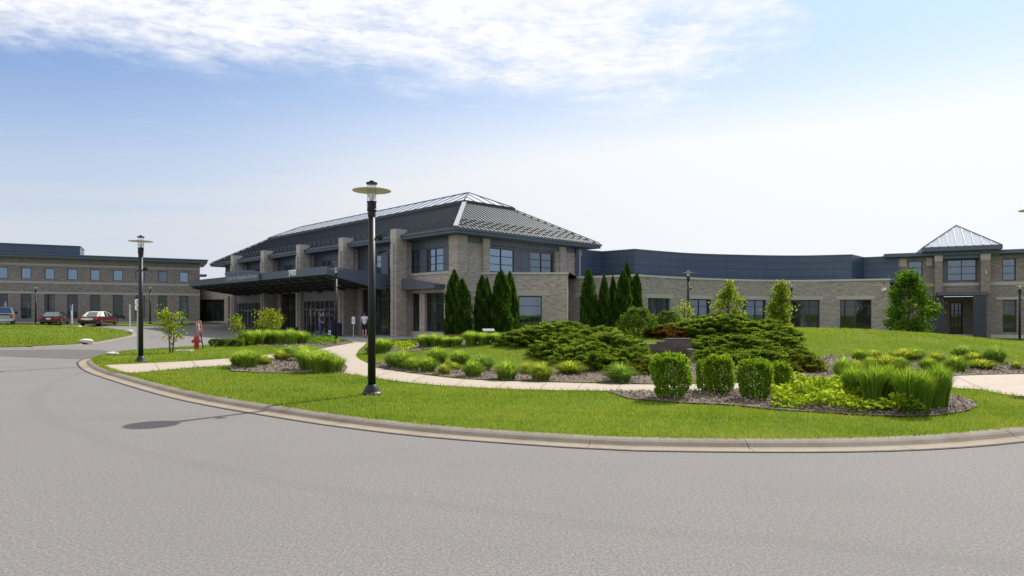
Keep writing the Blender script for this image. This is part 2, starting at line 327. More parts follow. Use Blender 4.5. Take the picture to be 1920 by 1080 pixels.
# ------------------------------------------------------------------ object helpers
def link(o, parent=None):
    COL.objects.link(o)
    if parent is not None: o.parent = parent
    return o
def tag(o, label=None, cat=None, group=None, kind=None):
    if label: o['label'] = label
    if cat: o['category'] = cat; o['kind'] = 'thing'
    if group: o['group'] = group
    if kind: o['kind'] = kind
    return o
def empty(name, loc, rz=0, label=None, cat=None, group=None):
    o = bpy.data.objects.new(name, None); o.empty_display_size = .3; link(o)
    o.location = loc; o.rotation_euler = (0, 0, rz); return tag(o, label, cat, group)
def kids(o): return [c for c in COL.objects if c.parent == o]
def copy_tree(o, parent=None):
    c = o.copy(); COL.objects.link(c); c.parent = parent
    for ch in kids(o): copy_tree(ch, c)
    return c
class MB:
    def __init__(s): s.v = []; s.f = []
    def poly(s, pts): n = len(s.v); s.v += [tuple(p) for p in pts]; s.f.append(tuple(range(n, n+len(pts))))
    def box(s, x0, x1, y0, y1, z0, z1):
        n = len(s.v)
        s.v += [(x0,y0,z0),(x1,y0,z0),(x1,y1,z0),(x0,y1,z0),(x0,y0,z1),(x1,y0,z1),(x1,y1,z1),(x0,y1,z1)]
        s.f += [tuple(n+i for i in q) for q in ((0,3,2,1),(4,5,6,7),(0,1,5,4),(1,2,6,5),(2,3,7,6),(3,0,4,7))]
    def obox(s, c, ax, ay, az):
        """box about c with half-axis vectors"""
        c, ax, ay, az = map(Vector, (c, ax, ay, az)); n = len(s.v)
        for sz in (-1, 1):
            for a, b in ((-1,-1),(1,-1),(1,1),(-1,1)): s.v.append(tuple(c+ax*a+ay*b+az*sz))
        s.f += [tuple(n+i for i in q) for q in ((0,3,2,1),(4,5,6,7),(0,1,5,4),(1,2,6,5),(2,3,7,6),(3,0,4,7))]
    def bar(s, p, q, wd, ht, up=(0,0,1)):
        p, q = Vector(p), Vector(q); d = (q-p); up = Vector(up); sd = d.cross(up).normalized(); u2 = sd.cross(d).normalized()
        s.obox((p+q)/2, d/2, sd*wd/2, u2*ht/2)
    def prism(s, poly, z0, z1):
        n = len(s.v); k = len(poly); s.v += [(x,y,z0) for x,y in poly]+[(x,y,z1) for x,y in poly]
        s.f.append(tuple(range(n+k-1, n-1, -1))); s.f.append(tuple(range(n+k, n+2*k)))
        for i in range(k): j=(i+1)%k; s.f.append((n+i, n+j, n+k+j, n+k+i))
    def extr(s, pts, vec):
        """closed planar polygon of 3-D points swept along vec"""
        n = len(s.v); k = len(pts); v = Vector(vec); s.v += [tuple(p) for p in pts]+[tuple(Vector(p)+v) for p in pts]
        s.f.append(tuple(range(n+k-1, n-1, -1))); s.f.append(tuple(range(n+k, n+2*k)))
        for i in range(k): j=(i+1)%k; s.f.append((n+i, n+j, n+k+j, n+k+i))
    def tube(s, p, q, r0, r1=None, n=10, cap=True):
        r1 = r0 if r1 is None else r1; p, q = Vector(p), Vector(q); d = (q-p).normalized()
        a = d.orthogonal().normalized(); b = d.cross(a); k = len(s.v)
        for c, r in ((p, r0), (q, r1)):
            for i in range(n): t = 2*math.pi*i/n; s.v.append(tuple(c+a*r*math.cos(t)+b*r*math.sin(t)))
        for i in range(n): j=(i+1)%n; s.f.append((k+i, k+j, k+n+j, k+n+i))
        if cap: s.f.append(tuple(range(k+n-1, k-1, -1))); s.f.append(tuple(range(k+n, k+2*n)))
    def lathe(s, prof, c=(0,0,0), n=20, axis=None, cap=True):
        """profile of (radius, height) round z (or round axis)"""
        k = len(s.v); ax = Vector(axis or (0,0,1)).normalized(); a = ax.orthogonal().normalized(); b = ax.cross(a); c = Vector(c)
        for r, z in prof:
            for i in range(n): t=2*math.pi*i/n; s.v.append(tuple(c+ax*z+a*r*math.cos(t)+b*r*math.sin(t)))
        for j in range(len(prof)-1):
            for i in range(n): i2=(i+1)%n; s.f.append((k+j*n+i, k+j*n+i2, k+(j+1)*n+i2, k+(j+1)*n+i))
        if cap:
            s.f.append(tuple(range(k+n-1, k-1, -1))); e = k+(len(prof)-1)*n; s.f.append(tuple(range(e, e+n)))
    def facade(s, p0, d, L, z0, z1, ops, depth):
        """outer face of a wall running from p0 along d (outward is to the right of d) with openings (s0,s1,za,zb) and their reveals"""
        d = Vector((d[0], d[1], 0)).normalized(); nrm = Vector((d.y, -d.x, 0)); p0 = Vector((p0[0], p0[1], 0))
        xs = sorted({0, L, *[o[0] for o in ops], *[o[1] for o in ops]}); zs = sorted({z0, z1, *[o[2] for o in ops], *[o[3] for o in ops]})
        pt = lambda a, z, q=0: tuple(p0+d*a-nrm*q+Vector((0,0,z)))
        for i in range(len(xs)-1):
            for j in range(len(zs)-1):
                cx, cz = (xs[i]+xs[i+1])/2, (zs[j]+zs[j+1])/2
                if any(o[0]<cx<o[1] and o[2]<cz<o[3] for o in ops): continue
                s.poly([pt(xs[i],zs[j]), pt(xs[i+1],zs[j]), pt(xs[i+1],zs[j+1]), pt(xs[i],zs[j+1])])
        for a, b, c, e in ops:
            s.poly([pt(a,c), pt(a,e), pt(a,e,depth), pt(a,c,depth)]); s.poly([pt(b,e), pt(b,c), pt(b,c,depth), pt(b,e,depth)])
            s.poly([pt(b,c), pt(a,c), pt(a,c,depth), pt(b,c,depth)]); s.poly([pt(a,e), pt(b,e), pt(b,e,depth), pt(a,e,depth)])
    def build(s, name, m, parent=None, off=None, smooth=False):
        me = bpy.data.meshes.new(name); vs = s.v
        if off is not None: vs = [(a-off[0], b-off[1], c-off[2]) for a,b,c in vs]
        me.from_pydata(vs, [], s.f); me.update()
        uv = me.uv_layers.new(name='UVMap')
        for p in me.polygons:
            n = p.normal
            for li in p.loop_indices:
                co = me.vertices[me.loops[li].vertex_index].co
                if abs(n.z) > .75: uv.data[li].uv = (co.x, co.y)
                else:
                    L = math.hypot(n.x, n.y); uv.data[li].uv = ((-n.y*co.x+n.x*co.y)/L, co.z)
        me.materials.append(M[m] if isinstance(m, str) else m)
        if smooth: me.polygons.foreach_set('use_smooth', [True]*len(me.polygons))
        o = bpy.data.objects.new(name, me); link(o, parent); return o

def npmesh(name, V, k, tone, m):
    """N separate faces of k corners: V is (N,k,3), tone one number per face"""
    N = len(V); me = bpy.data.meshes.new(name)
    me.vertices.add(N*k); me.vertices.foreach_set('co', np.ascontiguousarray(V, np.float32).ravel())
    me.loops.add(N*k); me.loops.foreach_set('vertex_index', np.arange(N*k, dtype=np.int32))
    me.polygons.add(N); me.polygons.foreach_set('loop_start', np.arange(0, N*k, k, dtype=np.int32))
    me.update(calc_edges=True)
    at = me.attributes.new('tone', 'FLOAT', 'FACE'); at.data.foreach_set('value', np.ascontiguousarray(np.clip(tone, 0, 1), np.float32))
    me.materials.append(M[m] if isinstance(m, str) else m); return me
def inpoly(x, y, poly):
    r = np.zeros(len(x), bool); n = len(poly)
    for i in range(n):
        x0, y0 = poly[i]; x1, y1 = poly[(i+1)%n]
        c = (y0 > y) != (y1 > y); r ^= c & (x < (x1-x0)*(y-y0)/(y1-y0+1e-12)+x0)
    return r
def catmull(pts, step=.5, closed=False):
    P = [np.array(p, float) for p in pts]; n = len(P); out = []
    rngi = range(n if closed else n-1)
    for i in rngi:
        g = (lambda j: P[j % n]) if closed else (lambda j: P[min(max(j,0),n-1)])
        a, b, c, d = g(i-1), g(i), g(i+1), g(i+2); k = max(1, int(np.linalg.norm(c-b)/step))
        for q in range(k):
            t = q/k; out.append(tuple(.5*((2*b)+(-a+c)*t+(2*a-5*b+4*c-d)*t*t+(-a+3*b-3*c+d)*t**3)))
    if not closed: out.append(tuple(P[-1]))
    return out
def offset(pts, d, closed=False):
    """to the left of the running direction for d > 0"""
    P = np.array(pts); n = len(P)
    if closed: T = np.roll(P, -1, 0)-np.roll(P, 1, 0)
    else: T = np.gradient(P, axis=0)
    T /= np.linalg.norm(T, axis=1)[:, None]+1e-9
    return [tuple(p) for p in P+np.stack([-T[:,1], T[:,0]], 1)*d]
def sheet(name, poly, h, dz, m, step=1., kind='structure'):
    P = np.array(poly); lo, hi = P.min(0), P.max(0)
    gx, gy = np.meshgrid(np.arange(lo[0]+step/2, hi[0], step), np.arange(lo[1]+step/2, hi[1], step))
    gx, gy = gx.ravel(), gy.ravel(); k = inpoly(gx, gy, poly); gx, gy = gx[k], gy[k]
    vs = [Vector(p) for p in poly]+[Vector(p) for p in zip(gx, gy)]
    ed = [(i, (i+1) % len(poly)) for i in range(len(poly))]
    r = delaunay_2d_cdt(vs, ed, [], 1, 1e-4)
    xy = np.array([tuple(v) for v in r[0]]); z = h(xy[:,0], xy[:,1])+dz
    me = bpy.data.meshes.new(name); me.from_pydata([(a,b,c) for (a,b),c in zip(xy, z)], [], [tuple(f) for f in r[2]])
    me.update()
    if len(me.polygons) and me.polygons[0].normal.z < 0: me.flip_normals()
    me.polygons.foreach_set('use_smooth', [True]*len(me.polygons))
    me.materials.append(M[m]); o = bpy.data.objects.new(name, me); link(o); o['kind'] = kind; return o
# ------------------------------------------------------------------ ground, road, kerb, lawns, paths, beds
gxs = np.array([-2500, -900, -300, -150]+list(np.arange(-110, 111, 4))+[150, 300, 900, 2500], float)
gys = np.array([-2500, -600, -150, -60]+list(np.arange(-28, 121, 4))+[160, 300, 900, 2500], float)
GX, GY = np.meshgrid(gxs, gys); gz = hgt(GX, GY)-.05; nx, ny = len(gxs), len(gys)
me = bpy.data.meshes.new('ground')
me.from_pydata(list(zip(GX.ravel(), GY.ravel(), gz.ravel())), [], [(j*nx+i, j*nx+i+1, (j+1)*nx+i+1, (j+1)*nx+i) for j in range(ny-1) for i in range(nx-1)])
me.materials.append(M['turf']); tag(link(bpy.data.objects.new('ground', me)), kind='structure')
sheet('road', [(-100, -30), (70, -30), (70, 62), (20, 62), (0, 62), (-20, 70), (-34, 77), (-55, 67), (-100, 44)], hgt, 0.0, 'asphalt', 2.0)
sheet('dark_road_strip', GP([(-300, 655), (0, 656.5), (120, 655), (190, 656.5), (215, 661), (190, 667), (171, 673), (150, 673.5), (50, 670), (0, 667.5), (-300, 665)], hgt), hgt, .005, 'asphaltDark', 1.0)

edge = [(30, 29), (21.5, 21.3), (16.2, 16.3), (11.9, 12.3)] + GP([(2060, 806), (1920, 828), (1735, 843), (1500, 848), (1190, 845), (1067, 839), (867, 825), (740, 813), (640, 800.6), (560, 789), (400, 762), (300, 740), (200, 710), (160, 695)], lambda x, y: 0*x) \
     + GP([(147, 683), (152, 676), (180, 668.5), (230, 661.5), (317, 655.5), (391, 649.5), (460, 643), (560, 638), (640, 635)], hgt)
edge = catmull(edge, .5)
lawn_in = offset(edge, -.47)           # the lawn starts behind the kerb
p_end = G(690, 641)[:2]
lawn_poly = lawn_in + [p_end, G(735, 637)[:2], (-4.5, 46.2), (-1, 62), (62, 62), (62, 40), (44, 34)]
LAWN = lawn_poly
sheet('lawn', lawn_poly, hisl, 0.0, 'turf', .7)
# kerb: concrete gutter pan and a rolled kerb, cast in lengths with open joints
prof = [(0, .004), (.20, -.004+.006), (.235, .012), (.29, .055), (.34, .074), (.40, .08), (.50, .078)]
def curb(name, line, seg, sgn=-1):
    L = np.array(line); d = np.r_[0, np.cumsum(np.linalg.norm(np.diff(L, axis=0), axis=1))]
    pan, roll = MB(), MB(); s = 0.
    while s < d[-1]-.4:
        e = min(s+seg, d[-1]); ss = np.linspace(s+.009, e-.009, max(3, int((e-s)/.4)))
        c = np.stack([np.interp(ss, d, L[:,0]), np.interp(ss, d, L[:,1])], 1)
        t = np.gradient(c, axis=0); t /= np.linalg.norm(t, axis=1)[:, None]; nn = np.stack([-t[:,1], t[:,0]], 1)*sgn
        for mb, pf in ((pan, prof[:3]), (roll, prof[2:])):
            k = len(mb.v); q = len(pf)
            for i in range(len(c)):
                for o_, z in pf:
                    x, y = c[i]+nn[i]*o_; mb.v.append((x, y, float(hgt(x, y))+z))
            for i in range(len(c)-1):
                for j in range(q-1): mb.f.append((k+i*q+j, k+i*q+j+1, k+(i+1)*q+j+1, k+(i+1)*q+j))
            for i in (0, len(c)-1): # joint faces
                b = [mb.v[k+i*q+j] for j in range(q)]; mb.poly(b+[(b[-1][0], b[-1][1], b[-1][2]-.09), (b[0][0], b[0][1], b[0][2]-.09)])
        s = e
    o = roll.build(name, 'curbface'); o['kind'] = 'structure'
    o2 = pan.build('gutter', 'curb'); o2['kind'] = 'structure'
curb('curb', edge, 2.05)
E1 = offset(edge, .05); E2 = offset(edge, -.012); sm_ = MB()
for i in range(len(edge)-1): sm_.poly([(*p_, float(hgt(*p_))+.0075) for p_ in (E1[i], E1[i+1], E2[i+1], E2[i])][::-1])
tag(sm_.build('gutter_seam', 'asphaltDirt'), kind='structure')
fl = GP([(-700, 662), (-300, 658.5), (0, 653.5), (100, 650), (175, 645), (222, 637), (250, 631), (258, 627.5), (250, 623), (235, 620), (200, 616), (150, 612.5), (80, 611), (0, 610.5), (-300, 610.5), (-700, 611)], hgt)
fl = catmull(fl, .8)
sheet('far_lawn', offset(fl, .3), lambda x, y: hgt(x, y)+.085, 0, 'turf', 1.2)
curb('far_curb', fl, 3.0, 1)
vb = [(-31.5, 74.0), (-37.2, 76.5), (-54, 67.2), (-75, 55.8), (-77, 59)]
sheet('verge', GP([(345, 610.5), (300, 612), (215, 611), (180, 609.2), (60, 608.6), (-200, 608.8)], hgt)+[(-58, 66.0), (-37.0, 77.3), (-33.5, 76.5)], hgt, .06, 'turf', 1.5)

# walks
front = [(193, 688), (230, 700.5), (330, 693), (430, 686), (500, 690), (560, 700), (647, 701), (703, 710), (807, 722), (973, 731), (1127, 733.5), (1233, 735), (1396, 731), (1585, 727.5), (1700, 727), (1781, 728), (1835, 731), (1920, 745)]
back = [(1920, 702), (1777, 706), (1585, 717.5), (1373, 719), (1233, 722), (1007, 717), (873, 712), (783, 702), (723, 693), (693, 683.5), (672, 673), (668, 665), (675, 655), (688, 642)]
up = [(664, 643), (620, 650.5), (586, 657), (520, 664), (430, 672.5), (330, 679), (182, 686)]
PATH = catmull(GP(front)+[(11.4, 14.0), (12.6, 13.6)], .5)+[(14.4, 15.6), (15.0, 17.6)]+catmull(GP(back), .5)+catmull(GP(up), .5)
sheet('path', PATH, hisl, .012, 'path', .8)
jt = MB()                                          # tooled joints across the walk
def joint(a, b):
    p, q = G(*a), G(*b); p = Vector((p[0], p[1], 0)); q = Vector((q[0], q[1], 0)); n_ = 8; dd = (q-p).normalized(); sd = Vector((-dd.y, dd.x, 0))*.005
    for i in range(n_):
        u, v = p.lerp(q, i/n_), p.lerp(q, (i+1)/n_); zz = [float(hisl(k.x, k.y))+.018 for k in (u, v)]
        jt.poly([(u.x-sd.x, u.y-sd.y, zz[0]), (u.x+sd.x, u.y+sd.y, zz[0]), (v.x+sd.x, v.y+sd.y, zz[1]), (v.x-sd.x, v.y-sd.y, zz[1])])
for a, b in [((700,709),(735,696)), ((770,717),(800,705)), ((850,726),(872,712)), ((930,730),(950,715)), ((1010,732),(1025,718)), ((1080,733),(1093,719)), ((1155,734),(1165,721)), ((1225,735),(1233,722)), ((1300,733),(1305,721)),
             ((1790,728),(1700,711)), ((1850,734),(1790,706)), ((1920,722),(1740,728)), ((655,655),(672,657)), ((640,668),(668,667)), ((635,684),(690,682)), ((300,695),(290,681)), ((370,690),(360,677))]: joint(a, b)
tag(jt.build('path_joints', 'mulch'), kind='structure')
PLAZA = GP([(640, 635), (664, 643), (688, 642), (735, 637.5)])+[(-5, 46.3), (-8.5, 49), (-12, 51.5), (-15, 54), (-18.5, 53.0)]
sheet('pavement', PLAZA, hgt, .09, 'plaza', 1.0)
# beds of bark mulch
BED_MID = GP([(690,684),(735,680),(800,682),(850,686),(960,694),(1090,688),(1200,685),(1300,672),(1420,676),(1500,672),(1545,669),(1600,667),(1660,668),(1770,667),(1850,676),(1920,686),(1980,690)])+GP([(1980,699.5),(1920,701.5),(1777,705.5),(1585,717),(1373,718.5),(1233,721.5),(1007,716.5),(873,711.5),(783,701.5),(723,692.5)])
BED_FRONT = GP([(1140,735.5),(1180,749),(1260,756),(1370,761),(1446,769),(1600,779),(1690,783),(1760,781),(1810,773),(1834,763),(1822,752),(1788,744),(1765,730),(1585,728.5),(1396,732),(1233,736)])
BED_LEFT = GP([(430,687.5),(433,697),(500,700),(560,701),(645,700),(652,690),(636,674),(600,664),(560,667),(500,675),(440,679)])
BED_DOOR = GP([(430,646.5),(480,648.5),(530,649.5),(584,656),(653,644.5),(641,637),(560,639.5),(470,644.5)])
BED_SIDE = GP([(676,656),(690,662),(735,664),(775,659),(830,651),(900,645),(960,641),(960,637),(900,638),(830,642),(735,646),(700,650)])
for i, b in enumerate((BED_MID, BED_FRONT, BED_LEFT, BED_DOOR, BED_SIDE)):
    sheet('mulch_bed', b, hisl, .026 if i not in (2,) else .03, 'mulch', .6)

# ------------------------------------------------------------------ buildings
def win(parent, p0, d, s0, s1, z0, z1, depth, cols, rows, glass, fm='frame', bw=.07, name='window', proud=.0):
    """a window set DEPTH behind the wall face: frame with bars, and its glass as a sub-part"""
    d = Vector((d[0], d[1], 0)).normalized(); nrm = Vector((d.y, -d.x, 0)); p0 = Vector((p0[0], p0[1], 0))
    f, g = MB(), MB(); q = -depth+.03+proud
    def b(a0, a1, b0, b1, th=.05):
        c = p0+d*(a0+a1)/2+nrm*q+Vector((0,0,(b0+b1)/2)); f.obox(c, d*(a1-a0)/2, nrm*th, Vector((0,0,(b1-b0)/2)))
    b(s0, s0+bw, z0, z1); b(s1-bw, s1, z0, z1); b(s0+bw, s1-bw, z0, z0+bw); b(s0+bw, s1-bw, z1-bw, z1)
    cs = cols if isinstance(cols, (list, tuple)) else [i/cols for i in range(1, cols)]
    rs = rows if isinstance(rows, (list, tuple)) else [i/rows for i in range(1, rows)]
    for c in cs: x = s0+(s1-s0)*c; b(x-bw*.4, x+bw*.4, z0+bw, z1-bw, .045)
    for r in rs: z = z0+(z1-z0)*r; b(s0+bw, s1-bw, z-bw*.35, z+bw*.35, .04)
    pt = lambda a, z: tuple(p0+d*a+nrm*(-depth+.02+proud)+Vector((0,0,z)))
    g.poly([pt(s0,z0), pt(s1,z0), pt(s1,z1), pt(s0,z1)])
    fo = f.build(name, fm, parent); g.build('pane', glass, fo); return fo

# --- main building: local x runs along the short right-hand face, local y along the long entrance face
ANG = math.atan2(.699, .715); MX, MY = -3.74, 45.0
mb = empty('clinic_building', (MX, MY, 0), ANG, 'two storey tan brick clinic with hipped metal roof, glass skylight and wide entrance canopy', 'building')
def loc(x, y):
    dx_, dy_ = x-MX, y-MY; return (dx_*.715+dy_*.699, -dx_*.699+dy_*.715)
LW, LD = 13.5, 41.0
# long face, outward is -x, read from its far end (s = LD - y)
piers_y = [5.6+7.5*k for k in range(5)]
wl = MB(); ops = []; up_w = []
for k in range(-1, 5):
    y0 = 5.6+7.5*k
    if k == -1: up_w += [(1.6, 3.6, 2), (4.45, 5.5, 1)]
    else: up_w += [(y0+1.0, y0+3.0, 2), (y0+3.9, y0+5.9, 2)]
gops = [(LD-3.75, LD-1.5, .45, 3.25), (LD-5.45, LD-4.4, .45, 3.25)]
for k in range(5):
    y0 = piers_y[k]; gops.append((LD-min(y0+6.8, LD-.3), LD-y0-.7, .05, 3.75))
wl.facade((0, LD), (0, -1), LD, -.6, 4.62, gops, .35)
wl.facade((0, 0), (1, 0), LW, -.6, 6.72, [(2.85, 10.15, 4.62, 6.72)], .3)
wl.box(.4, LW-.01, LD-.05, LD, -.6, 7.1); wl.box(LW-.1, LW, .3, LD-.06, -.6, 7.1)
wl.build('wall', 'brick', mb)
# upper grey panels of the long face with the windows let into them
uo = [(LD-b, LD-a, 4.75, 6.45) for a, b, c in up_w]
pn = MB(); pn.facade((.06, LD), (0, -1), LD, 4.62, 7.17, uo, .12); pn.build('upper_panel', 'panel2', mb)
for a, b, c in up_w: win(mb, (.06, LD), (0, -1), LD-b, LD-a, 4.75, 6.45, .10, c, 3, 'glassHi')
sl = MB(); sl.box(-.06, .12, .75, LD, 4.55, 4.74); sl.build('sill_course', 'stone', mb)
# right face: panel strip, windows and the panel between them
pn = MB(); pn.facade((0, .25), (1, 0), LW, 4.62, 6.72, [(3.0, 5.7, 4.78, 6.55), (7.35, 10.0, 4.78, 6.55)], .1); pn.box(.4, LW-.1, -.03, .3, 6.73, 7.17)
pn.build('upper_panel', 'panel2', mb)
win(mb, (0, .25), (1, 0), 3.0, 5.7, 4.78, 6.55, .08, 2, 3, 'glassHi'); win(mb, (0, .25), (1, 0), 7.35, 10.0, 4.78, 6.55, .08, 2, 3, 'glassMid')
def pier(x0, x1, y0, y1, zt, zcap, z0=-.6):
    a = MB(); a.box(x0, x1, y0, y1, z0, zcap); o = a.build('pier', 'brick', mb)
    b = MB(); b.box(x0-.015, x1+.015, y0-.015, y1+.015, zcap, zt); b.build('pier_cap', 'stone', o); return o
pier(-.18, .72, -.18, .72, 7.15, 6.45)
pier(2.22, 2.82, -.2, .1, 7.1, 6.5); pier(10.45, 11.1, -.2, .1, 7.1, 6.5); pier(12.75, 13.6, -.2, .6, 7.1, 6.5)
for y in piers_y:
    o = pier(-1.45, -.50, y-.36, y+.36, 7.95, 7.2)
    a = MB(); a.box(-.52, .02, y-.2, y+.2, -.6, 7.1); a.box(-1.6, -1.44, y-.16, y+.16, -.6, 6.9); a.build('pier_fin', 'brick', o)
# low brick block in front of the right face
B = [loc(-2.15, 46.5), loc(3.95, 46.45), loc(4.5, 52.3), loc(5.0, 58)]
bl = MB(); dvec = Vector((B[1][0]-B[0][0], B[1][1]-B[0][1], 0)); bL = dvec.length
def spx(px, p, q):
    """distance along world line p-q at a pixel column"""
    r = (px-CX)/F; dx_, dy_ = q[0]-p[0], q[1]-p[1]; L = math.hypot(dx_, dy_); dx_/=L; dy_/=L
    return (r*p[1]-p[0])/(dx_-r*dy_)
s0, s1 = spx(972, (-2.15,46.5), (3.95,46.45)), spx(1016, (-2.15,46.5), (3.95,46.45))
bl.facade(B[0], dvec, bL, -.4, 4.55, [(s0, s1, .5, 3.0)], .25)
d2 = Vector((B[2][0]-B[1][0], B[2][1]-B[1][1], 0)); bl.facade(B[1], d2, d2.length, -.4, 4.55, [], .2)
bl.build('entrance_block_wall', 'brick', mb)
win(mb, B[0], dvec, s0, s1, .5, 3.0, .22, 1, [.72], 'glassMid')
cp_ = MB(); pl = [B[0], B[1], B[2], B[3], (LW, 0.02), (2.2, .02)]
ins = [(x+.0, y) for x, y in pl]; cp_.prism([loc(-2.25, 46.42), loc(4.02, 46.37), loc(4.57, 52.3), loc(5.05, 58), (LW, .3), (2.2, .3)], 4.55, 4.68); cp_.build('coping', 'coping', mb)
ln = MB(); nrm = Vector((dvec.y, -dvec.x, 0)).normalized(); dn = dvec.normalized()
c = Vector((*B[0], 0))+dn*((s0+s1)/2)+Vector((0,0,3.2)); ln.obox(c, dn*((s1-s0)/2+.5), nrm*.035, Vector((0,0,.17)))
ln.build('lintel', 'stone', mb); ln = MB(); ln.box(-.045, .02, .8, 5.2, 3.28, 3.62); ln.build('lintel', 'stone', mb); ln = MB(); ln.box(.8, 2.2, -.04, .0, 3.28, 3.62); ln.build('lintel', 'stone', mb)
bs = MB(); bs.box(-.05, -.0, .75, 5.2, -.6, .42); bs.build('base_course', 'stone', mb)
# ground floor openings
for a, b, c, e in gops[:2]: win(mb, (0, LD), (0, -1), a, b, c, e, .3, 2 if b-a > 1.5 else 1, [.72], 'glassLo')
for k in range(5):
    y0 = piers_y[k]; a, b = gops[2+k][0], gops[2+k][1]
    if k in (1, 3):      # vestibule: grey panelled bay with a row of lights over sliding doors
        v = MB(); L = b-a
        v.box(-1.25, .1, LD-b, LD-a, 2.95, 4.3); v.build('vestibule_panel', 'greyframe', mb)
        fo = win(mb, (-1.25, LD), (0, -1), a, b, .05, 2.95, .02, [.1, .24, .37, .5, .63, .76, .9], [.72], 'glassLo', 'greyframe', .10, 'vestibule_front')
        dr = MB()
        for q in (.37, .5): 
            aa = a+(b-a)*q; bb = a+(b-a)*(q+.13); yy0, yy1 = LD-bb, LD-aa
            dr.box(-1.33, -1.28, yy0, yy0+.09, .06, 2.1); dr.box(-1.33, -1.28, yy1-.09, yy1, .06, 2.1); dr.box(-1.33, -1.28, yy0+.09, yy1-.09, 2.0, 2.1); dr.box(-1.33, -1.28, yy0+.09, yy1-.09, .06, .3)
        dr.build('door', 'greyframe', mb)
        sd = MB(); sd.box(-1.2, .0, LD-b+.0, LD-b+.06, .05, 2.95); sd.box(-1.2, 0, LD-a-.06, LD-a, .05, 2.95); sd.build('vestibule_side', 'glassLo', mb)
        sg = MB(); sg.box(-1.36, -1.25, LD-(a+b)/2-.3, LD-(a+b)/2+.3, 3.55, 3.75); sg.build('door_light', 'dark', mb)
    else: win(mb, (0, LD), (0, -1), a, b, .05, 3.75, .3, [.2, .4, .6, .8], [.08, .62, .80], 'glassLo', 'dark', .09, 'storefront')
# roof
x0, x1, y0, y1, ze = -1., 14.5, -1., 43., 7.5
kx, kn, kf, zt = 5.1, 5.1, 3.9, 10.37
sx0, sx1, sy0, sy1 = x0+kx, x1-kx, y0+kn, y1-kf
r = MB()
r.poly([(x0,y0,ze),(sx0,sy0,zt),(sx0,sy1,zt),(x0,y1,ze)]); r.poly([(x0,y0,ze),(x1,y0,ze),(sx1,sy0,zt),(sx0,sy0,zt)])
r.poly([(x1,y0,ze),(x1,y1,ze),(sx1,sy1,zt),(sx1,sy0,zt)]); r.poly([(x0,y1,ze),(sx0,sy1,zt),(sx1,sy1,zt),(x1,y1,ze)])
def ribs(fr, to, up_, n, f):
    for i in range(1, n):
        t = i/n; k = f(t)
        if k < .03: continue
        p = Vector(fr).lerp(Vector(to), t); r.bar(p+Vector((0,0,.025)), p+Vector(up_)*k+Vector((0,0,.025)), .04, .05)
DY, DX = y1-y0, x1-x0
ribs((x0,y0,ze), (x0,y1,ze), (kx,0,zt-ze), 105, lambda t: min(1, t*DY/kn, (1-t)*DY/kf))
ribs((x0,y0,ze), (x1,y0,ze), (0,kn,zt-ze), 38, lambda t: min(1, t*DX/kx, (1-t)*DX/kx))
sg = r
def guards(fr, to, up_, n, f):
    for row, (h_, ) in enumerate(((.10,), (.19,), (.27,))):
        for i in range(n):
            t = (i+.5)/n
            if f(t) < h_+.03: continue
            p = Vector(fr).lerp(Vector(to), t)+Vector(up_)*(h_+.03*((i % 2)))
            dr_ = (Vector(to)-Vector(fr)).normalized(); sg.obox(p+Vector((0,0,.07)), dr_*.13, Vector(up_).normalized()*.02, Vector((0,0,.045)))
guards((x0,y0,ze), (x0,y1,ze), (kx,0,zt-ze), 105, lambda t: min(1, t*DY/kn, (1-t)*DY/kf))
guards((x0,y0,ze), (x1,y0,ze), (0,kn,zt-ze), 38, lambda t: min(1, t*DX/kx, (1-t)*DX/kx))
ro = r.build('roof', 'roof', mb)
for p_, q_, w_ in (((x0,y0,ze+.10), (sx0,sy0,zt+.10), .32), ((x1,y0,ze+.10), (sx1,sy0,zt+.10), .3), ((x0,y1,ze+.10), (sx0,sy1,zt+.10), .3)):
    hc = MB(); hc.bar(p_, q_, w_, .05); hc.build('hip_cap', 'hipcap', ro)
ev = MB(); ev.box(x0-.03, x1+.03, y0-.03, y1+.03, 7.17, 7.49); ev.build('eaves', 'bluemetal', mb)
gt = MB(); gt.box(x0-.12, x0-.03, y0-.12, y1+.1, 7.36, 7.52); gt.box(x0-.03, x1+.1, y0-.12, y0-.03, 7.36, 7.52); gt.build('gutter_edge', 'fascia', mb)
# skylight over the ridge
cb = MB(); cb.box(sx0-.12, sx1+.12, sy0-.12, sy1+.12, zt-.15, zt+.2); cb.build('skylight_curb', 'dark', mb)
zs, zr = zt+.21, 11.84; xm = (sx0+sx1)/2; hw = (sx1-sx0)/2; ry0, ry1 = sy0+hw, sy1-hw
g = MB(); e0, e1, e2, e3 = (sx0,sy0,zs), (sx1,sy0,zs), (sx1,sy1,zs), (sx0,sy1,zs); a, b = (xm,ry0,zr), (xm,ry1,zr)
g.poly([e0,a,b,e3]); g.poly([e0,e1,a]); g.poly([e1,e2,b,a]); g.poly([e2,e3,b]); so = g.build('skylight', 'skylight', mb)
br = MB()
for p, q in ((e0,a),(e1,a),(e2,b),(e3,b),(a,b)): br.bar(p, q, .09, .1)
for i in range(1, 26):
    y = sy0+(sy1-sy0)*i/26; f = min(1, (y-sy0)/hw, (sy1-y)/hw)
    for sgn, xx in ((1, sx0), (-1, sx1)): br.bar((xx,y,zs), (xx+sgn*hw*f,y,zs+(zr-zs)*f), .05, .08)
for i in range(1, 5):
    x = sx0+(sx1-sx0)*i/5; f = min(1, (x-sx0)/hw, (sx1-x)/hw); br.bar((x,sy0,zs), (x,sy0+hw*f,zs+(zr-zs)*f), .05, .08); br.bar((x,sy1,zs), (x,sy1-hw*f,zs+(zr-zs)*f), .05, .08)
br.build('glazing_bars', 'frame', so)
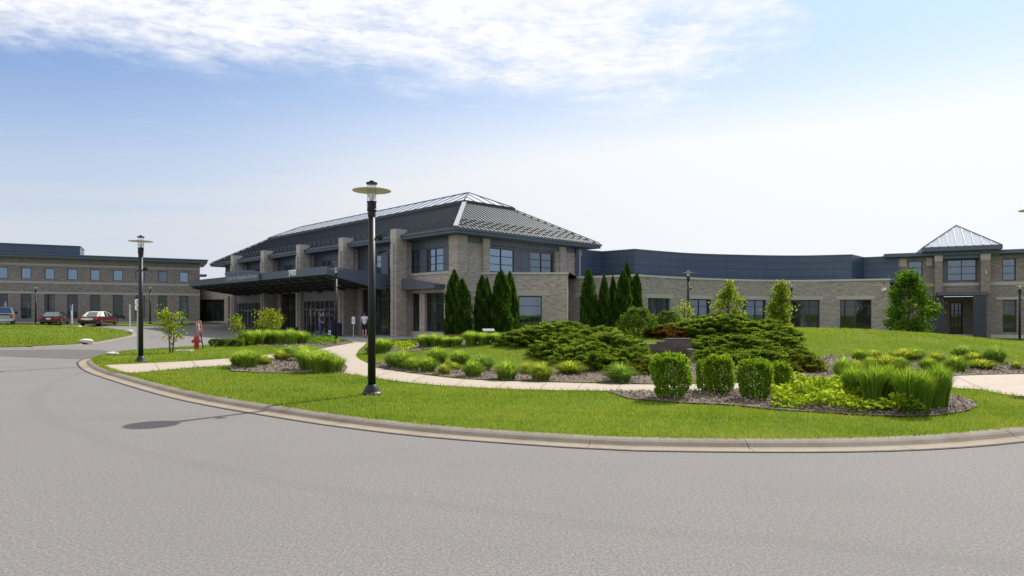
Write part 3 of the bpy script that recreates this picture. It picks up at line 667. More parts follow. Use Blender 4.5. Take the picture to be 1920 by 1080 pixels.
# canopy: thin at its tip, deep where it meets the piers
cy0, cy1 = 6.55, 34.2; CXT = -6.25
cn = MB(); sec = [(CXT, 4.50), (CXT, 5.04), (-.05, 4.66), (-.05, 3.9), (-1.5, 3.55)]
sec = [(CXT, 4.48), (CXT, 5.04), (-.02, 4.58), (-.02, 3.82), (-1.2, 3.82)]
cn.extr([(x, cy0, z) for x, z in sec][::-1], (0, cy1-cy0, 0)); co = cn.build('canopy', 'canopy', mb)
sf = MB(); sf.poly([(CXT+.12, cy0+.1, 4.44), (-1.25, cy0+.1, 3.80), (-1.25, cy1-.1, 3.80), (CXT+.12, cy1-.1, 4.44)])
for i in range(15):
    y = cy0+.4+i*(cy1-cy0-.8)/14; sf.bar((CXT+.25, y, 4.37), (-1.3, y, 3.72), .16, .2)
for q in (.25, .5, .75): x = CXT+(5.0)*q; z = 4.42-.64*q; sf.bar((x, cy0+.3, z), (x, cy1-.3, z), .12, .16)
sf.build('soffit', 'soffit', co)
dk = MB()      # deep end panel
dk.extr([(CXT+.0, cy0-.012, 5.045), (CXT+.0, cy0-.012, 4.47), (-1.46, cy0-.012, 3.42), (-1.46, cy0-.012, 4.70)], (0, .05, 0)); dk.build('end_panel', 'canopy', co)
wd = MB(); wd.extr([(-1.0, 1.35, 3.5), (-1.0, 1.35, 3.8), (-1.0, 5.2, 4.32), (-1.0, 5.2, 3.5)], (.95, 0, 0)); wd.build('side_canopy', 'canopy', mb)
# small fixtures on the wall
fx = MB(); fx.obox((-1.62, 7.1, 6.35), (.22, 0, .06), (0, .1, 0), (-.02, 0, .09)); fx.obox((-1.2, 7.1, 6.45), (.2, 0, 0), (0, .04, 0), (0, 0, .04)); fx.build('floodlight', 'dark', mb)

# writing
def text(name, s, size, m, parent, mw, depth=.02, bold=0.):
    cu = bpy.data.curves.new(name, 'FONT'); cu.body = s; cu.size = size; cu.extrude = depth; cu.align_x = 'CENTER'; cu.align_y = 'CENTER'; cu.offset = bold
    t = bpy.data.objects.new(name, cu); COL.objects.link(t); dg = bpy.context.evaluated_depsgraph_get()
    me = bpy.data.meshes.new_from_object(t.evaluated_get(dg)); bpy.data.objects.remove(t); me.name = name
    me.transform(mw); me.materials.clear(); me.materials.append(M[m]); o = bpy.data.objects.new(name, me); link(o, parent); return o
def wpt(x, y, z): return (MX+.715*x-.699*y, MY+.699*x+.715*y, z)
def faceT(x, y, z): return Matrix(((0, 0, -1, x), (-1, 0, 0, y), (0, 1, 0, z), (0, 0, 0, 1)))   # text plane facing local -x
c = wpt(CXT, 20.9, 4.45)
sgn = empty('building_sign', c, ANG, 'slate blue arched sign lettered Center for Outpatient Services on the canopy edge', 'sign')
p = MB(); n_ = 14; arc = [(-.16, 3.5-7.0*i/n_, .78+.30*(1-(abs(i/n_-.35)/.65)**2)-.1) for i in range(n_+1)]
p.extr([(-.16, 3.5, .0)]+arc+[(-.16, -3.5, .0)], (.12, 0, 0)); p.build('panel', 'signblue', sgn)
top = MB(); top.extr([(-.19, 3.55, .74)]+[(-.19, a_[1]*1.01, a_[2]+.03) for a_ in arc]+[(-.19, -3.55, .74)], (.10, 0, 0)); top.build('sign_top', 'signTop' if 'signTop' in M else 'bluemetal', sgn)
text('lettering', 'Center for Outpatient Services', .50, 'letter', sgn, faceT(-.18, 0, .38), .01)
c = wpt(CXT, 11.75, 4.75)
num = empty('house_number', c, ANG, 'white street number 3900 on the canopy edge', 'house number')
text('numerals', '3900', .62, 'white', num, faceT(-.03, 0, .03), .02, .008)

# --- left building
LA = (-36.7, 77.0); LANG = math.atan2(9, 16.5); ld = (math.cos(LANG), math.sin(LANG))
lb = empty('brick_wing_building', (*LA, .7), LANG, 'long two storey brown brick wing with square upper windows behind the parked cars', 'building')
def sl_(px):
    r = (px-CX)/F; return (r*LA[1]-LA[0])/(ld[0]-r*ld[1])
x_l = -46.; zg = -.7
cents = [345, 305, 263, 221, 178.5, 136, 93, 49, 5]
ss = [sl_(c) for c in cents]; stp = (ss[-2]-ss[-1]); ss += [ss[-1]-stp*i for i in range(1, 4)]
ops = []; hw = .46
for i, s_ in enumerate(ss):
    h_ = hw*(1 if i < 6 else .95)
    ops.append((s_-h_-x_l, s_+h_-x_l, 5.45-.7, 6.65-.7)); ops.append((s_-h_*1.02-x_l, s_+h_*1.02-x_l, 1.28-.7, 3.85-.7))
w_ = MB(); w_.facade((x_l, 0), (1, 0), -x_l, -1.2, 7.0, ops, .22); w_.box(-.3, 0, .01, 6, -1.2, 7.0); w_.build('wall', 'brick2', lb)
for i, o in enumerate(ops):
    win(lb, (x_l, 0), (1, 0), *o, .18, 1, 1 if i % 2 == 0 else [.28, .80], ('glassHi' if i//2 not in (1, 2) else 'glassMid') if i % 2 == 0 else 'glassLo', 'frame', .06)
bd = MB()
for z in (6.30, 4.42, 3.32): bd = MB(); bd.box(x_l, .03, -.025, .0, z-.1, z+.1); bd.build('pale_band', 'stone', lb)
bd = MB(); bd.box(x_l, .03, -.04, .0, -1.2, .22); bd.build('base_course', 'coping', lb)
rf = MB(); rf.box(x_l, .75, -.75, 7, 7.0, 7.3); rf.box(x_l, .85, -.85, 7, 7.3, 7.42); rf.build('roof', 'bluemetal', lb)
e_ = MB(); e_.box(.0, .75, -.3, 2.5, 5.55, 5.72); e_.build('ledge', 'bluemetal', lb)
rx = sl_(148); pr = MB(); pr.box(x_l, rx, 1.2, 6, 7.42, 8.5); pr.build('roof_screen', 'panel', lb)
rx2 = MB(); rx2.box(x_l, rx+.06, 1.14, 6.06, 8.5, 8.56); rx2.build('screen_cap', 'fascia', lb)
vt = MB(); vt.box(sl_(232)-.12, sl_(232)+.12, -.1, 0, .6, .85); vt.build('wall_vent', 'dark', lb)
# --- glazed link between the two
K0, K1 = (-38.3, 79.6), (-31.0, 76.2)
kb = empty('link_building', (-34, 78, .6), 0, 'low tan brick link with dark glazing under the end of the canopy', 'building')
kd = Vector((K1[0]-K0[0], K1[1]-K0[1], 0)); kl = kd.length; ko = ((K0[0]+34), K0[1]-78)
a = MB(); a.facade(ko, kd, kl, -.8, 4.8, [(.15, 4.6, .3, 2.9), (5.0, 5.5, .0, 2.9)], .3); a.build('wall', 'brick', kb)
win(kb, ko, kd, .15, 4.6, .3, 2.9, .25, [.25, .5, .75], [.8], 'glassLo', 'dark', .07); win(kb, ko, kd, 5.0, 5.5, .0, 2.9, .25, 1, 1, 'glassLo', 'dark', .06)
a = MB(); nn_ = Vector((kd.y, -kd.x, 0)).normalized(); kk = kd.normalized(); a.obox(Vector((*ko, 0))+kk*kl/2-nn_*1.2+Vector((0,0,4.9)), kk*(kl/2+.2), nn_*1.3, (0,0,.1)); a.build('roof', 'fascia', kb)

# --- right-hand building
RA = (34.98, 60.0); RANG = math.atan2(-.451, .892); rd = (math.cos(RANG), math.sin(RANG))
rb = empty('pavilion_building', (*RA, -.4), RANG, 'two storey brick building with a pyramid skylight over its recessed entrance', 'building')
def sr(px):
    r = (px-CX)/F; return (r*RA[1]-RA[0])/(rd[0]-r*rd[1])
zo = .4; RL = 26.
u1 = (sr(1703), sr(1730), 4.6+zo, 6.55+zo); u3 = (sr(1879), sr(1905), 4.6+zo, 6.5+zo); g3 = (sr(1880), sr(1906), .15+zo, 2.95+zo)
en = (sr(1766), sr(1834)); u2 = (sr(1776), sr(1832), 4.65+zo, 6.55+zo)
u4 = tuple([u3[0]+3.2, u3[1]+3.2, *u3[2:]]); g4 = tuple([g3[0]+3.2, g3[1]+3.2, *g3[2:]])
a = MB(); a.facade((0, 0), (1, 0), RL, -.6, 6.9+zo, [u1, u3, g3, u4, g4, (en[0], en[1], -.1, 3.3+zo), (en[0], en[1], 4.5+zo, 7.3)], .3); a.box(0, .3, .01, 12, -.6, 7.3); a.build('wall', 'brick2', rb)
for o in (u1, u3, u4): win(rb, (0, 0), (1, 0), *o, .2, 1, 3, 'glassMid', 'frame', .08)
for o in (g3, g4): win(rb, (0, 0), (1, 0), *o, .25, 1, [.85], 'glassLo')
a = MB(); a.facade((0, .25), (1, 0), RL, 4.5+zo, 7.3, [u2], .1); a.build('upper_panel', 'panel2', rb)
win(rb, (0, .25), (1, 0), *u2, .08, 2, 3, 'glassMid', 'frame', .08)
a = MB()
for x0_, x1_ in ((-.1, 1.0), (2.5, 3.0), (10.0, 11.6)): a.box(x0_, x1_, -.12, 0, 6.05+zo, 7.2)
a.box(.0, RL, -.05, 0, 4.22+zo, 4.5+zo); a.box(g3[0]-.5, g3[1]+.5, -.07, 0, 2.97+zo, 3.2+zo); a.build('stone_band', 'stone', rb)
for xa, xb in ((1.0, 2.5), (7.9, 9.4), (11.6, RL)): a = MB(); a.box(xa, xb, -.06, 0, 6.75+zo, 7.3); a.build('spandrel', 'panel2', rb)
a = MB(); a.box(.0, RL, -.04, 0, -.6, .35); a.build('base_course', 'coping', rb)
def rpier(xa, xb):
    q = MB(); q.box(xa, xb, -.75, 0, -.6, 6.4+zo); o = q.build('pier', 'brick2', rb); q = MB(); q.box(xa-.015, xb+.015, -.765, 0, 6.4+zo, 7.3+zo); q.build('pier_cap', 'stone', o)
rpier(sr(1752)-.05, sr(1765)); rpier(sr(1836), sr(1854))
ex0, ex1 = sr(1748)-.9, sr(1858)+.6
a = MB(); a.box(-.8, RL, -.8, 10, 7.3, 7.62); a.build('eaves', 'bluemetal', rb)
a = MB(); a.box(ex0, ex1, -1.35, 4.5, 7.64, 8.02); a.box(en[0]-.1, en[1]+.1, -.6, .2, 7.0, 7.64); a.build('pavilion_eaves', 'bluemetal', rb)
px0, px1, py0, py1, zb, za = ex0+.1, ex1-.1, -1.25, 4.4, 8.03, 10.15; xm = (px0+px1)/2; ym = (py0+py1)/2
g = MB(); A_ = (xm, ym, za); cs = [(px0,py0,zb),(px1,py0,zb),(px1,py1,zb),(px0,py1,zb)]
for i in range(4): g.poly([cs[i], cs[(i+1)%4], A_])
go = g.build('skylight', 'skylight', rb); br = MB()
for c in cs: br.bar(c, A_, .1, .1)
for i in range(1, 9):
    for (p, q) in ((cs[0], cs[1]), (cs[2], cs[3]), (cs[3], cs[0])):
        t = i/9; f = min(1, 2*t, 2*(1-t)); P_ = Vector(p).lerp(Vector(q), t); mid = (Vector(p)+Vector(q))/2; br.bar(P_, P_+(Vector(A_)-mid)*f, .09, .09)
br.build('glazing_bars', 'fascia', go)
# recessed doorway and its ribbed metal wing walls
a = MB(); a.box(en[0], en[1], 1.6, 1.7, -.3, 3.7); a.build('recess_wall', 'brick2', rb)
win(rb, (en[0], 1.55), (1, 0), .8, en[1]-en[0]-.9, .0, 3.2, .0, [.33, .66], [.66, .76], 'glassLo', 'dark', .09, 'door')
a = MB(); a.box(en[0]-.5, en[1]+.5, -1.8, .0, 3.35+zo, 3.62+zo); a.build('door_canopy', 'fascia', rb)
for xa, xb, dn_ in ((en[0]-1.1, en[0]-.0, -1.3), (sr(1818), sr(1840)+.1, -1.75)):
    q = MB(); q.box(xa, xb, dn_, dn_+.12, -.4, 3.3+zo)
    for i in range(7): x = xa+(xb-xa)*(i+.5)/7; q.box(x-.05, x+.05, dn_-.05, dn_, -.4, 3.3+zo)
    q.build('metal_screen', 'screen', rb)
q = MB(); q.lathe([(.02, 0), (.10, .05), (.12, .25), (.05, .35)], (en[0]+.35, 1.5, 2.2), 10); q.build('wall_lantern', plain('warm_lantern_glass', (.75, .55, .25), .4), rb)
q = MB(); q.obox((sr(1845), -.85, 5.7), (.06, 0, 0), (0, .1, .0), (0, 0, .16)); q.build('wall_light', 'steel', rb)

# --- curved single storey wing with the blue metal volume standing behind its parapet
cw = empty('curved_wing_building', (20, 55, 0), 0, 'curved single storey brick wing with blue grey metal upper level set back', 'building')
pth = [(1066, 52.3), (1130, 50.7), (1190, 49.0), (1240, 51.1), (1290, 52.9), (1340, 54.6), (1390, 55.9), (1450, 56.8), (1500, 57.0), (1550, 56.5), (1600, 55.7), (1668, 54.6)]
pw = [(xat(a, b)-20, b-55) for a, b in pth]
fine = pw[:3]+catmull(pw[2:], .9)[1:]
def atpx(px):
    for i in range(len(fine)-1):
        f0 = [(q[0]+20)/(q[1]+55)*F+CX for q in (fine[i], fine[i+1])]
        if f0[0] <= px <= f0[1]: t = (px-f0[0])/(f0[1]-f0[0]); return tuple(fine[i][k]+(fine[i+1][k]-fine[i][k])*t for k in (0, 1))
    return fine[-1]
wins = [(1086, 1096, 0, 3.05, 1), (1215, 1257, .3, 2.95, 2), (1294, 1333, .3, 2.95, 2), (1382, 1437, .3, 2.95, 3), (1483, 1537, .2, 2.95, 3), (1575, 1634, .2, 2.95, 2)]
wallm, lint, cop = MB(), MB(), MB()
brk = sorted({0.0, *[1e-3]}); used = []
pts = [(fine[i], None) for i in range(len(fine))]
segs = []; cur = fine[0]
def pxof(q): return (q[0]+20)/(q[1]+55)*F+CX
stops = [(pxof(q), q, 'w') for q in fine]
for a, b, z0_, z1_, n_ in wins: stops = [s for s in stops if not (a-2 < s[0] < b+2)]+[(a, atpx(a), 'o'), (b, atpx(b), 'c')]
stops.sort(key=lambda s: s[0]); wi = iter(wins)
for i in range(len(stops)-1):
    p, q = stops[i][1], stops[i+1][1]; d_ = Vector((q[0]-p[0], q[1]-p[1], 0)); L = d_.length
    if stops[i][2] == 'o':
        a, b, z0_, z1_, n_ = next(wi)
        wallm.facade(p, d_, L, -.5, 4.55, [(.0, L, z0_, z1_)], .3)
        win(cw, p, d_, 0, L, z0_, z1_, .26, n_, [.78] if z0_ > .25 else [.12, .8], 'glassMid' if a < 1400 and a > 1200 else 'glassLo')
        nn_ = Vector((d_.y, -d_.x, 0)).normalized(); lint = MB(); lint.obox(Vector((*p, 0))+d_/2+nn_*.0+Vector((0,0,z1_+.17)), d_.normalized()*(L/2+.28), nn_*.04, (0,0,.15)); lint.build('lintel', 'stone', cw)
    else: wallm.facade(p, d_, L, -.5, 4.55, [], .2)
e_ = fine[-1]; d_ = Vector((3.4, 5.6, 0)); wallm.facade(e_, d_, d_.length, -.5, 4.55, [], .2)
wallm.build('wall', 'brickWing', cw); 
o1 = offset(fine, -.08); o2 = offset(fine, .5); k = len(o1)
o1.append((o1[-1][0]+.2, o1[-1][1]+.1)); o2.append((e_[0]+3.4, e_[1]+5.6)); k += 1
for z0_, z1_ in ((4.55, 4.7),):
    for i in range(k-1): cop.prism([o1[i], o1[i+1], o2[i+1], o2[i]], z0_, z1_)
cop.build('coping', 'coping', cw)
bn = MB()
for i in range(len(stops)-1): pass
vol = [(1080, 53.6), (1130, 55.4), (1190, 53.4)]; vp = [(xat(a, b)-20, b-55) for a, b in vol]
vc = catmull([(xat(a, b)-20, b-55) for a, b in ((1190, 53.4), (1290, 57.0), (1400, 58.8), (1500, 59.4), (1597, 58.3))], 1.0)
ve = [(xat(a, b)-20, b-55) for a, b in ((1620, 61.2), (1685, 59.6))]
up_ = vp[:2]+vc+ve; a = MB(); cpv = MB()
for i in range(len(up_)-1):
    p, q = up_[i], up_[i+1]; d_ = Vector((q[0]-p[0], q[1]-p[1], 0)); a.facade(p, d_, d_.length, 3.5, 6.95, [], .1)
    nn_ = Vector((d_.y, -d_.x, 0)).normalized(); cpv.obox(Vector((*p, 0))+d_/2-nn_*.12+Vector((0,0,7.0)), d_/2*1.01, nn_*.16, (0,0,.05))
a.build('upper_level', 'panel', cw); cpv.build('metal_cap', 'fascia', cw)
rf = MB(); rf.poly([(x, y, 4.4) for x, y in fine]+[(x, y, 4.4) for x, y in up_[::-1]]); rf.poly([(x, y, 6.9) for x, y in up_]+[(16, 16, 6.9), (-14, 10, 6.9)]); rf.build('flat_roof', 'fascia', cw)
q = MB(); p = atpx(1650); q.obox((p[0]+.1, p[1]-.35, 3.75), (.08, 0, .02), (0, .22, -.06), (0, .05, .1)); q.build('security_camera', 'white', cw)
# ------------------------------------------------------------------ street lamps
def make_lamp():
    r = empty('street_lamp', (0, 0, 0))
    a = MB(); a.lathe([(.20, 0), (.205, .03), (.17, .06), (.125, .15), (.10, .19), (.09, .2)], n=20); a.build('base', 'black', r, smooth=False)
    a = MB(); a.lathe([(.08, .19), (.068, 3.58)], n=16); a.build('pole', 'black', r, smooth=True)
    a = MB(); a.lathe([(.072, 3.57), (.078, 3.60), (.078, 3.68), (.098, 3.70), (.098, 3.72), (.09, 3.73), (.09, 3.86), (.10, 3.87), (.10, 3.885), (.06, 3.89)], n=18); a.build('collar', 'black', r)
    a = MB(); a.lathe([(.078, 3.89), (.078, 4.24)], n=18, cap=False); h_ = a.build('lens', 'clear', r, smooth=True)
    a = MB(); a.lathe([(.03, 3.89), (.045, 3.92), (.07, 3.99), (.078, 4.03), (.05, 4.03)], n=16); a.build('lamp_cup', 'white', h_)
    a = MB()
    for i in range(4):
        t = math.pi/4+i*math.pi/2; a.tube((.085*math.cos(t), .085*math.sin(t), 3.87), (.085*math.cos(t), .085*math.sin(t), 4.26), .007, n=6)
    a.build('rod', 'steel', h_)
    a = MB(); a.lathe([(.09, 4.118), (.385, 4.098), (.387, 4.105), (.09, 4.13)], n=36); a.build('disc_shade', 'lampdisc', r, smooth=False)
    a = MB(); a.lathe([(.10, 4.225), (.115, 4.25), (.115, 4.265), (.05, 4.275), (.045, 4.30), (.02, 4.31)], n=16); a.build('cap', 'black', r)
    a = MB(); a.tube((.05, 0, 3.13), (.14, 0, 3.15), .022, n=8); a.lathe([(.05, 0), (.065, .03), (.065, .11), (.03, .12)], (.13, 0, 3.17), 10, (.75, -.6, -.15)); a.build('floodlight', 'black', r)
    return r
lampA = make_lamp()
lamp_specs = [
    (697, 748, 13.2, None, 1., 'tall black lamp post with pale disc shade standing in the lawn at the kerb'),
    (264, 683, 22.3, None, 1., 'black lamp post with pale disc shade on the lawn corner beside the white sign post'),
    (630, 0, 38.3, None, 1.03, 'black lamp post in front of the entrance canopy corner'),
    (67, 0, 66.0, None, .91, 'thin far lamp post between the pickup truck and the dark red sedan'),
    (281.5, 0, 69.0, None, .94, 'thin far lamp post on the grass verge before the left brick wing'),
    (1290.5, 0, 39.0, None, 1.0, 'black lamp post rising behind the browned juniper and round shrubs'),
    (1484, 0, 54.0, None, 1.0, 'distant lamp post half hidden behind the slender young tree'),
    (1912, 0, 49.0, None, 1.0, 'black lamp post in front of the right building end window'),
    (1947, 0, 15.6, None, 1.0, 'lamp post by the wide end of the walk, only its disc edge in the photo')]
for i, (px, py, Y, _, sc, lb_) in enumerate(lamp_specs):
    o = lampA if i == 0 else copy_tree(lampA)
    X = xat(px, Y); hf = hgt if i in (2, 3) else hisl
    o.location = (X, Y, float(hf(X, Y))+(.1 if i == 2 else 0)); o.scale = (sc,)*3; o.rotation_euler.z = math.radians(-12+i*9)
    tag(o, lb_, 'street lamp', 'black lamp posts with disc shades')

# ------------------------------------------------------------------ signs, hydrant, small furniture
def post_sign(name, px, Y, top, hf, pw, ph, rz, pm, postm, lbl, faces, pr=.025, tilt=0, npan=1):
    X = xat(px, Y); z = float(hf(X, Y)); r = empty(name, (X, Y, z), rz, lbl, 'sign'); H = zat(top, Y)-z
    a = MB(); a.box(-pr, pr, .015, .015+2*pr, -.05, H-.03); a.build('post', postm, r)
    for k in range(npan):
        a = MB(); h1 = H-k*(ph+.02); b = .02
        pts = [(-pw/2+b, 0, h1-ph), (pw/2-b, 0, h1-ph), (pw/2, 0, h1-ph+b), (pw/2, 0, h1-b), (pw/2-b, 0, h1), (-pw/2+b, 0, h1), (-pw/2, 0, h1-b), (-pw/2, 0, h1-ph+b)]
        a.extr(pts, (0, .012, 0)); p = a.build('panel', pm, r); faces(p, H-k*(ph+.02)-ph/2)
    r.rotation_euler.y = tilt; return r
def wheelchair(p, z, s=1.):
    a = MB(); y = -.006
    def disc(cx, cz, r0, n=10): a.poly([(cx+r0*math.cos(t*2*math.pi/n), y, cz+r0*math.sin(t*2*math.pi/n)) for t in range(n)])
    disc(-.02*s, z+.11*s, .024*s); a.bar((-.02*s, y, z+.08*s), (-.01*s, y, z-.0*s), .028*s, .004, (0,1,0)); a.bar((-.01*s, y, z), (.055*s, y, z), .026*s, .004, (0,1,0)); a.bar((.05*s, y, z), (.075*s, y, z-.09*s), .026*s, .004, (0,1,0))
    n = 12
    for i in range(n):
        t0, t1 = math.radians(150+i*200/n), math.radians(150+(i+1)*200/n); c = (-.005*s, z-.05*s); R_ = .065*s
        a.bar((c[0]+R_*math.cos(t0), y, c[1]+R_*math.sin(t0)), (c[0]+R_*math.cos(t1), y, c[1]+R_*math.sin(t1)), .018*s, .004, (0,1,0))
    a.build('symbol', 'white', p)
blank = lambda p, z: None
def arrows(p, z):
    a = MB(); y = -.008; W_, H_ = .105, .25
    for sx in (-1, 1): a.box(sx*W_-.008, sx*W_+.008, y, y+.003, z-H_, z+H_)
    for sz in (-1, 1): a.box(-W_+.008, W_-.008, y, y+.003, z+sz*H_-.008, z+sz*H_+.008)
    for sz in (-1, 1): a.poly([(-.07, y, z+sz*.10), (.07, y, z+sz*.10), (0, y, z+sz*.21)][::sz])
    a.box(-.03, .03, y, y+.003, z-.10, z+.10); a.box(-.06, .06, y-.002, y, z+.03, z+.06); a.build('arrow', 'white', p)
def lines(p, z):
    a = MB()
    for q in (.06, .0, -.06): a.box(-.07, .07, -.006, -.003, z+q-.012, z+q+.012)
    a.build('lettering', 'frame', p)
post_sign('arrow_sign', 380.5, 30.6, 600.5, hisl, .27, .56, .12, 'red', 'navy', 'small red sign with a white double arrow on a leaning blue post by the hydrant', arrows, .022, math.radians(-9))
post_sign('parking_sign', 133, 66.5, 570, hgt, .42, .62, -.55, 'blue', 'white', 'blue wheelchair parking sign on a white post between the two red sedans', lambda p, z: wheelchair(p, z, 1.7), .07)
post_sign('parking_sign', 245.5, 64, 570, hgt, .46, .46, 2.3, 'signblue', 'white', 'parking sign showing its dull back, on the verge right of the maroon sedan', blank, .06)
post_sign('parking_sign', 8, 66.5, 565, hgt, .42, .62, -.6, 'blue', 'white', 'blue wheelchair parking sign standing behind the pickup truck', lambda p, z: wheelchair(p, z, 1.7), .07)
post_sign('post_sign', 259.5, 29.5, 561, hisl, .30, .235, 1.05, 'white', 'steel', 'tall white double sign on a steel post just left of the lamp post', lines, .03, 0, 2)
post_sign('notice_sign', 340, 62.5, 592, hgt, .32, .32, -.3, 'white', 'black', 'little white sign on a short black post near the link glazing', lines, .04)
post_sign('notice_sign', 662.5, 46.5, 594, hisl, .25, .5, -.2, 'white', 'steel', 'white upright notice on a steel post beside the walking person', lines, .03)
# hydrant
hx = G(368.5, 654.5); hy = empty('fire_hydrant', hx, .4, 'red fire hydrant on the grass beside the red arrow sign', 'fire hydrant')
a = MB(); a.lathe([(.15, 0), (.15, .04), (.11, .05), (.11, .12), (.135, .13), (.135, .17), (.105, .18), (.10, .42), (.135, .43), (.135, .47), (.12, .48), (.115, .54), (.09, .60), (.05, .645), (.03, .66), (.03, .71)], n=18); a.build('body', 'red', hy)
for ang, rr, L in ((math.pi, .07, .19), (0, .055, .17), (-math.pi/2, .075, .18)):
    a = MB(); d_ = (math.cos(ang), math.sin(ang), 0); a.lathe([(rr*.85, .05), (rr*.85, L-.05), (rr*1.15, L-.045), (rr*1.15, L), (.03, L+.005), (.03, L+.03)], (0, 0, .36 if L != .18 else .33), 12, d_); a.build('nozzle', 'red', hy)
a = MB(); a.lathe([(.02, .71), (.025, .715), (.025, .74), (.005, .745)], n=6); a.build('top_nut', 'red', hy)
# bollard, bins, boxes near the doors
def at(px, Y, hf=hgt, dz=0): X = xat(px, Y); return (X, Y, float(hf(X, Y))+dz)
b_ = empty('bollard', at(584, 46.5, hgt), 0, 'short black bollard in front of the sliding doors', 'bollard')
a = MB(); a.lathe([(.09, 0), (.09, .85), (.07, .93), (.02, .96)], n=12); a.build('post', 'black', b_); a = MB(); a.lathe([(.13, 0), (.13, .04), (.09, .06)], n=12); a.build('base', 'black', b_)
def bin_(name, px, Y, w_, h_, m, lbl, cat, dz=.09):
    r = empty(name, at(px, Y, hgt, dz), ANG+.1, lbl, cat); a = MB(); t = .88
    a.v += [(-w_/2*t, -w_/2*t, 0), (w_/2*t, -w_/2*t, 0), (w_/2*t, w_/2*t, 0), (-w_/2*t, w_/2*t, 0), (-w_/2, -w_/2, h_), (w_/2, -w_/2, h_), (w_/2, w_/2, h_), (-w_/2, w_/2, h_)]
    a.f += [(0,3,2,1),(4,5,6,7),(0,1,5,4),(1,2,6,5),(2,3,7,6),(3,0,4,7)]; a.build('body', m, r)
    a = MB(); a.box(-w_/2-.03, w_/2+.03, -w_/2-.03, w_/2+.03, h_, h_+.05); a.build('rim', m, r); return r
bin_('planter', 549, 52, .62, .62, 'binGreen', 'dark green square planter by the second entrance pier', 'planter', 0)
bin_('planter', 481, 59, .75, .6, 'binGreen', 'dark planter near the far end of the canopy behind the round yellow tree', 'planter', 0)
r = bin_('newspaper_box', 622.5, 47.5, .36, 1.0, 'navy', 'dark navy box with a white emblem beside the entrance lamp post', 'newspaper box')
a = MB(); a.box(-.215, -.19, -.13, .13, .12, .45); e1 = a.build('emblem', 'white', r); a = MB(); a.box(-.222, -.216, -.04, .04, .17, .40); a.box(-.222, -.216, -.08, .08, .26, .31); a.build('emblem_mark', 'blue', r)
a = MB(); a.box(-.15, .15, -.15, .15, 1.05, 1.2); a.build('top', 'navy', r)
r = bin_('waste_bin', 635, 48.0, .36, .85, 'navy', 'plain navy waste bin against the brick pier right of the lamp post', 'waste bin')
a = MB(); a.lathe([(.19, .90), (.15, .98), (.05, 1.02)], n=12); a.build('lid', 'navy', r)
bx = at(845, 37.5, hisl); bn_ = empty('bench', bx, .1, 'low brown wooden bench behind the clipped grasses before the conifers', 'bench')
for q in range(4): a = MB(); a.box(-.85, .85, -.22+q*.115, -.12+q*.115, .40, .44); a.build('seat_slat', 'wood', bn_)
for sx in (-.65, .65): a = MB(); a.box(sx-.04, sx+.04, -.2, .2, 0, .40); a.build('leg', 'black', bn_)
r = empty('litter_bin', at(916, 38, hisl), .15, 'dark grey bin with a pale tilted lid in front of the conifers', 'litter bin')
a = MB(); a.box(-.3, .3, -.22, .22, 0, .62); a.build('body', 'frame', r); a = MB(); a.extr([(-.34, -.26, .64), (-.34, .26, .76), (-.34, .26, .79), (-.34, -.26, .68)], (.68, 0, 0)); a.build('lid', 'steel', r)
uc = empty('utility_cover', G(346, 658.5), .2, 'flat pale utility cover set in the grass near the hydrant', 'utility cover')
a = MB(); a.prism([(-.33, -.22), (.33, -.22), (.33, .22), (-.33, .22)], 0, .05); a.build('slab', 'coping', uc); a = MB(); a.prism([(-.2, -.12), (.2, -.12), (.2, .12), (-.2, .12)], .05, .06); a.build('lid', 'path', uc)
# boulders
def boulder(px, py, wpx, hpx, hf, lbl, seed):
    p = G(px, py, hf); s = F/p[1]; w_, h_ = wpx/s, hpx/s; bm_ = bmesh.new(); bmesh.ops.create_icosphere(bm_, subdivisions=3, radius=1); rr = np.random.default_rng(seed)
    pl_ = [(Vector(rr.normal(size=3)).normalized(), rr.uniform(.62, .92)) for _ in range(9)]
    for v in bm_.verts:
        for n_, d_ in pl_:
            q = v.co.dot(n_)-d_
            if q > 0: v.co -= n_*q*.92
        v.co += v.co.normalized()*float(rr.normal(0, .015)); v.co.x *= w_/2*1.1; v.co.y *= w_/2*.8; v.co.z = v.co.z*h_*.62+h_*.38
    me = bpy.data.meshes.new('boulder'); bm_.to_mesh(me); me.materials.append(M['rock']); o = bpy.data.objects.new('boulder', me); link(o); o.location = p; o.rotation_euler.z = rr.uniform(0, 1)
    tag(o, lbl, 'boulder', 'pale boulders along the drive')
hl = lambda x, y: hgt(x, y)+.075
boulder(163, 643, 25, 8.5, hl, 'long grey boulder low on the far lawn', 3); boulder(243, 626, 13, 8, hl, 'pointed grey boulder at the tip of the far lawn', 5)
boulder(211, 665.5, 22, 6, hisl, 'flat white boulder at the drive edge near the lamp post', 8); boulder(149, 614, 8, 3.6, hl, 'tiny pale boulder at the back edge of the far lawn', 11)

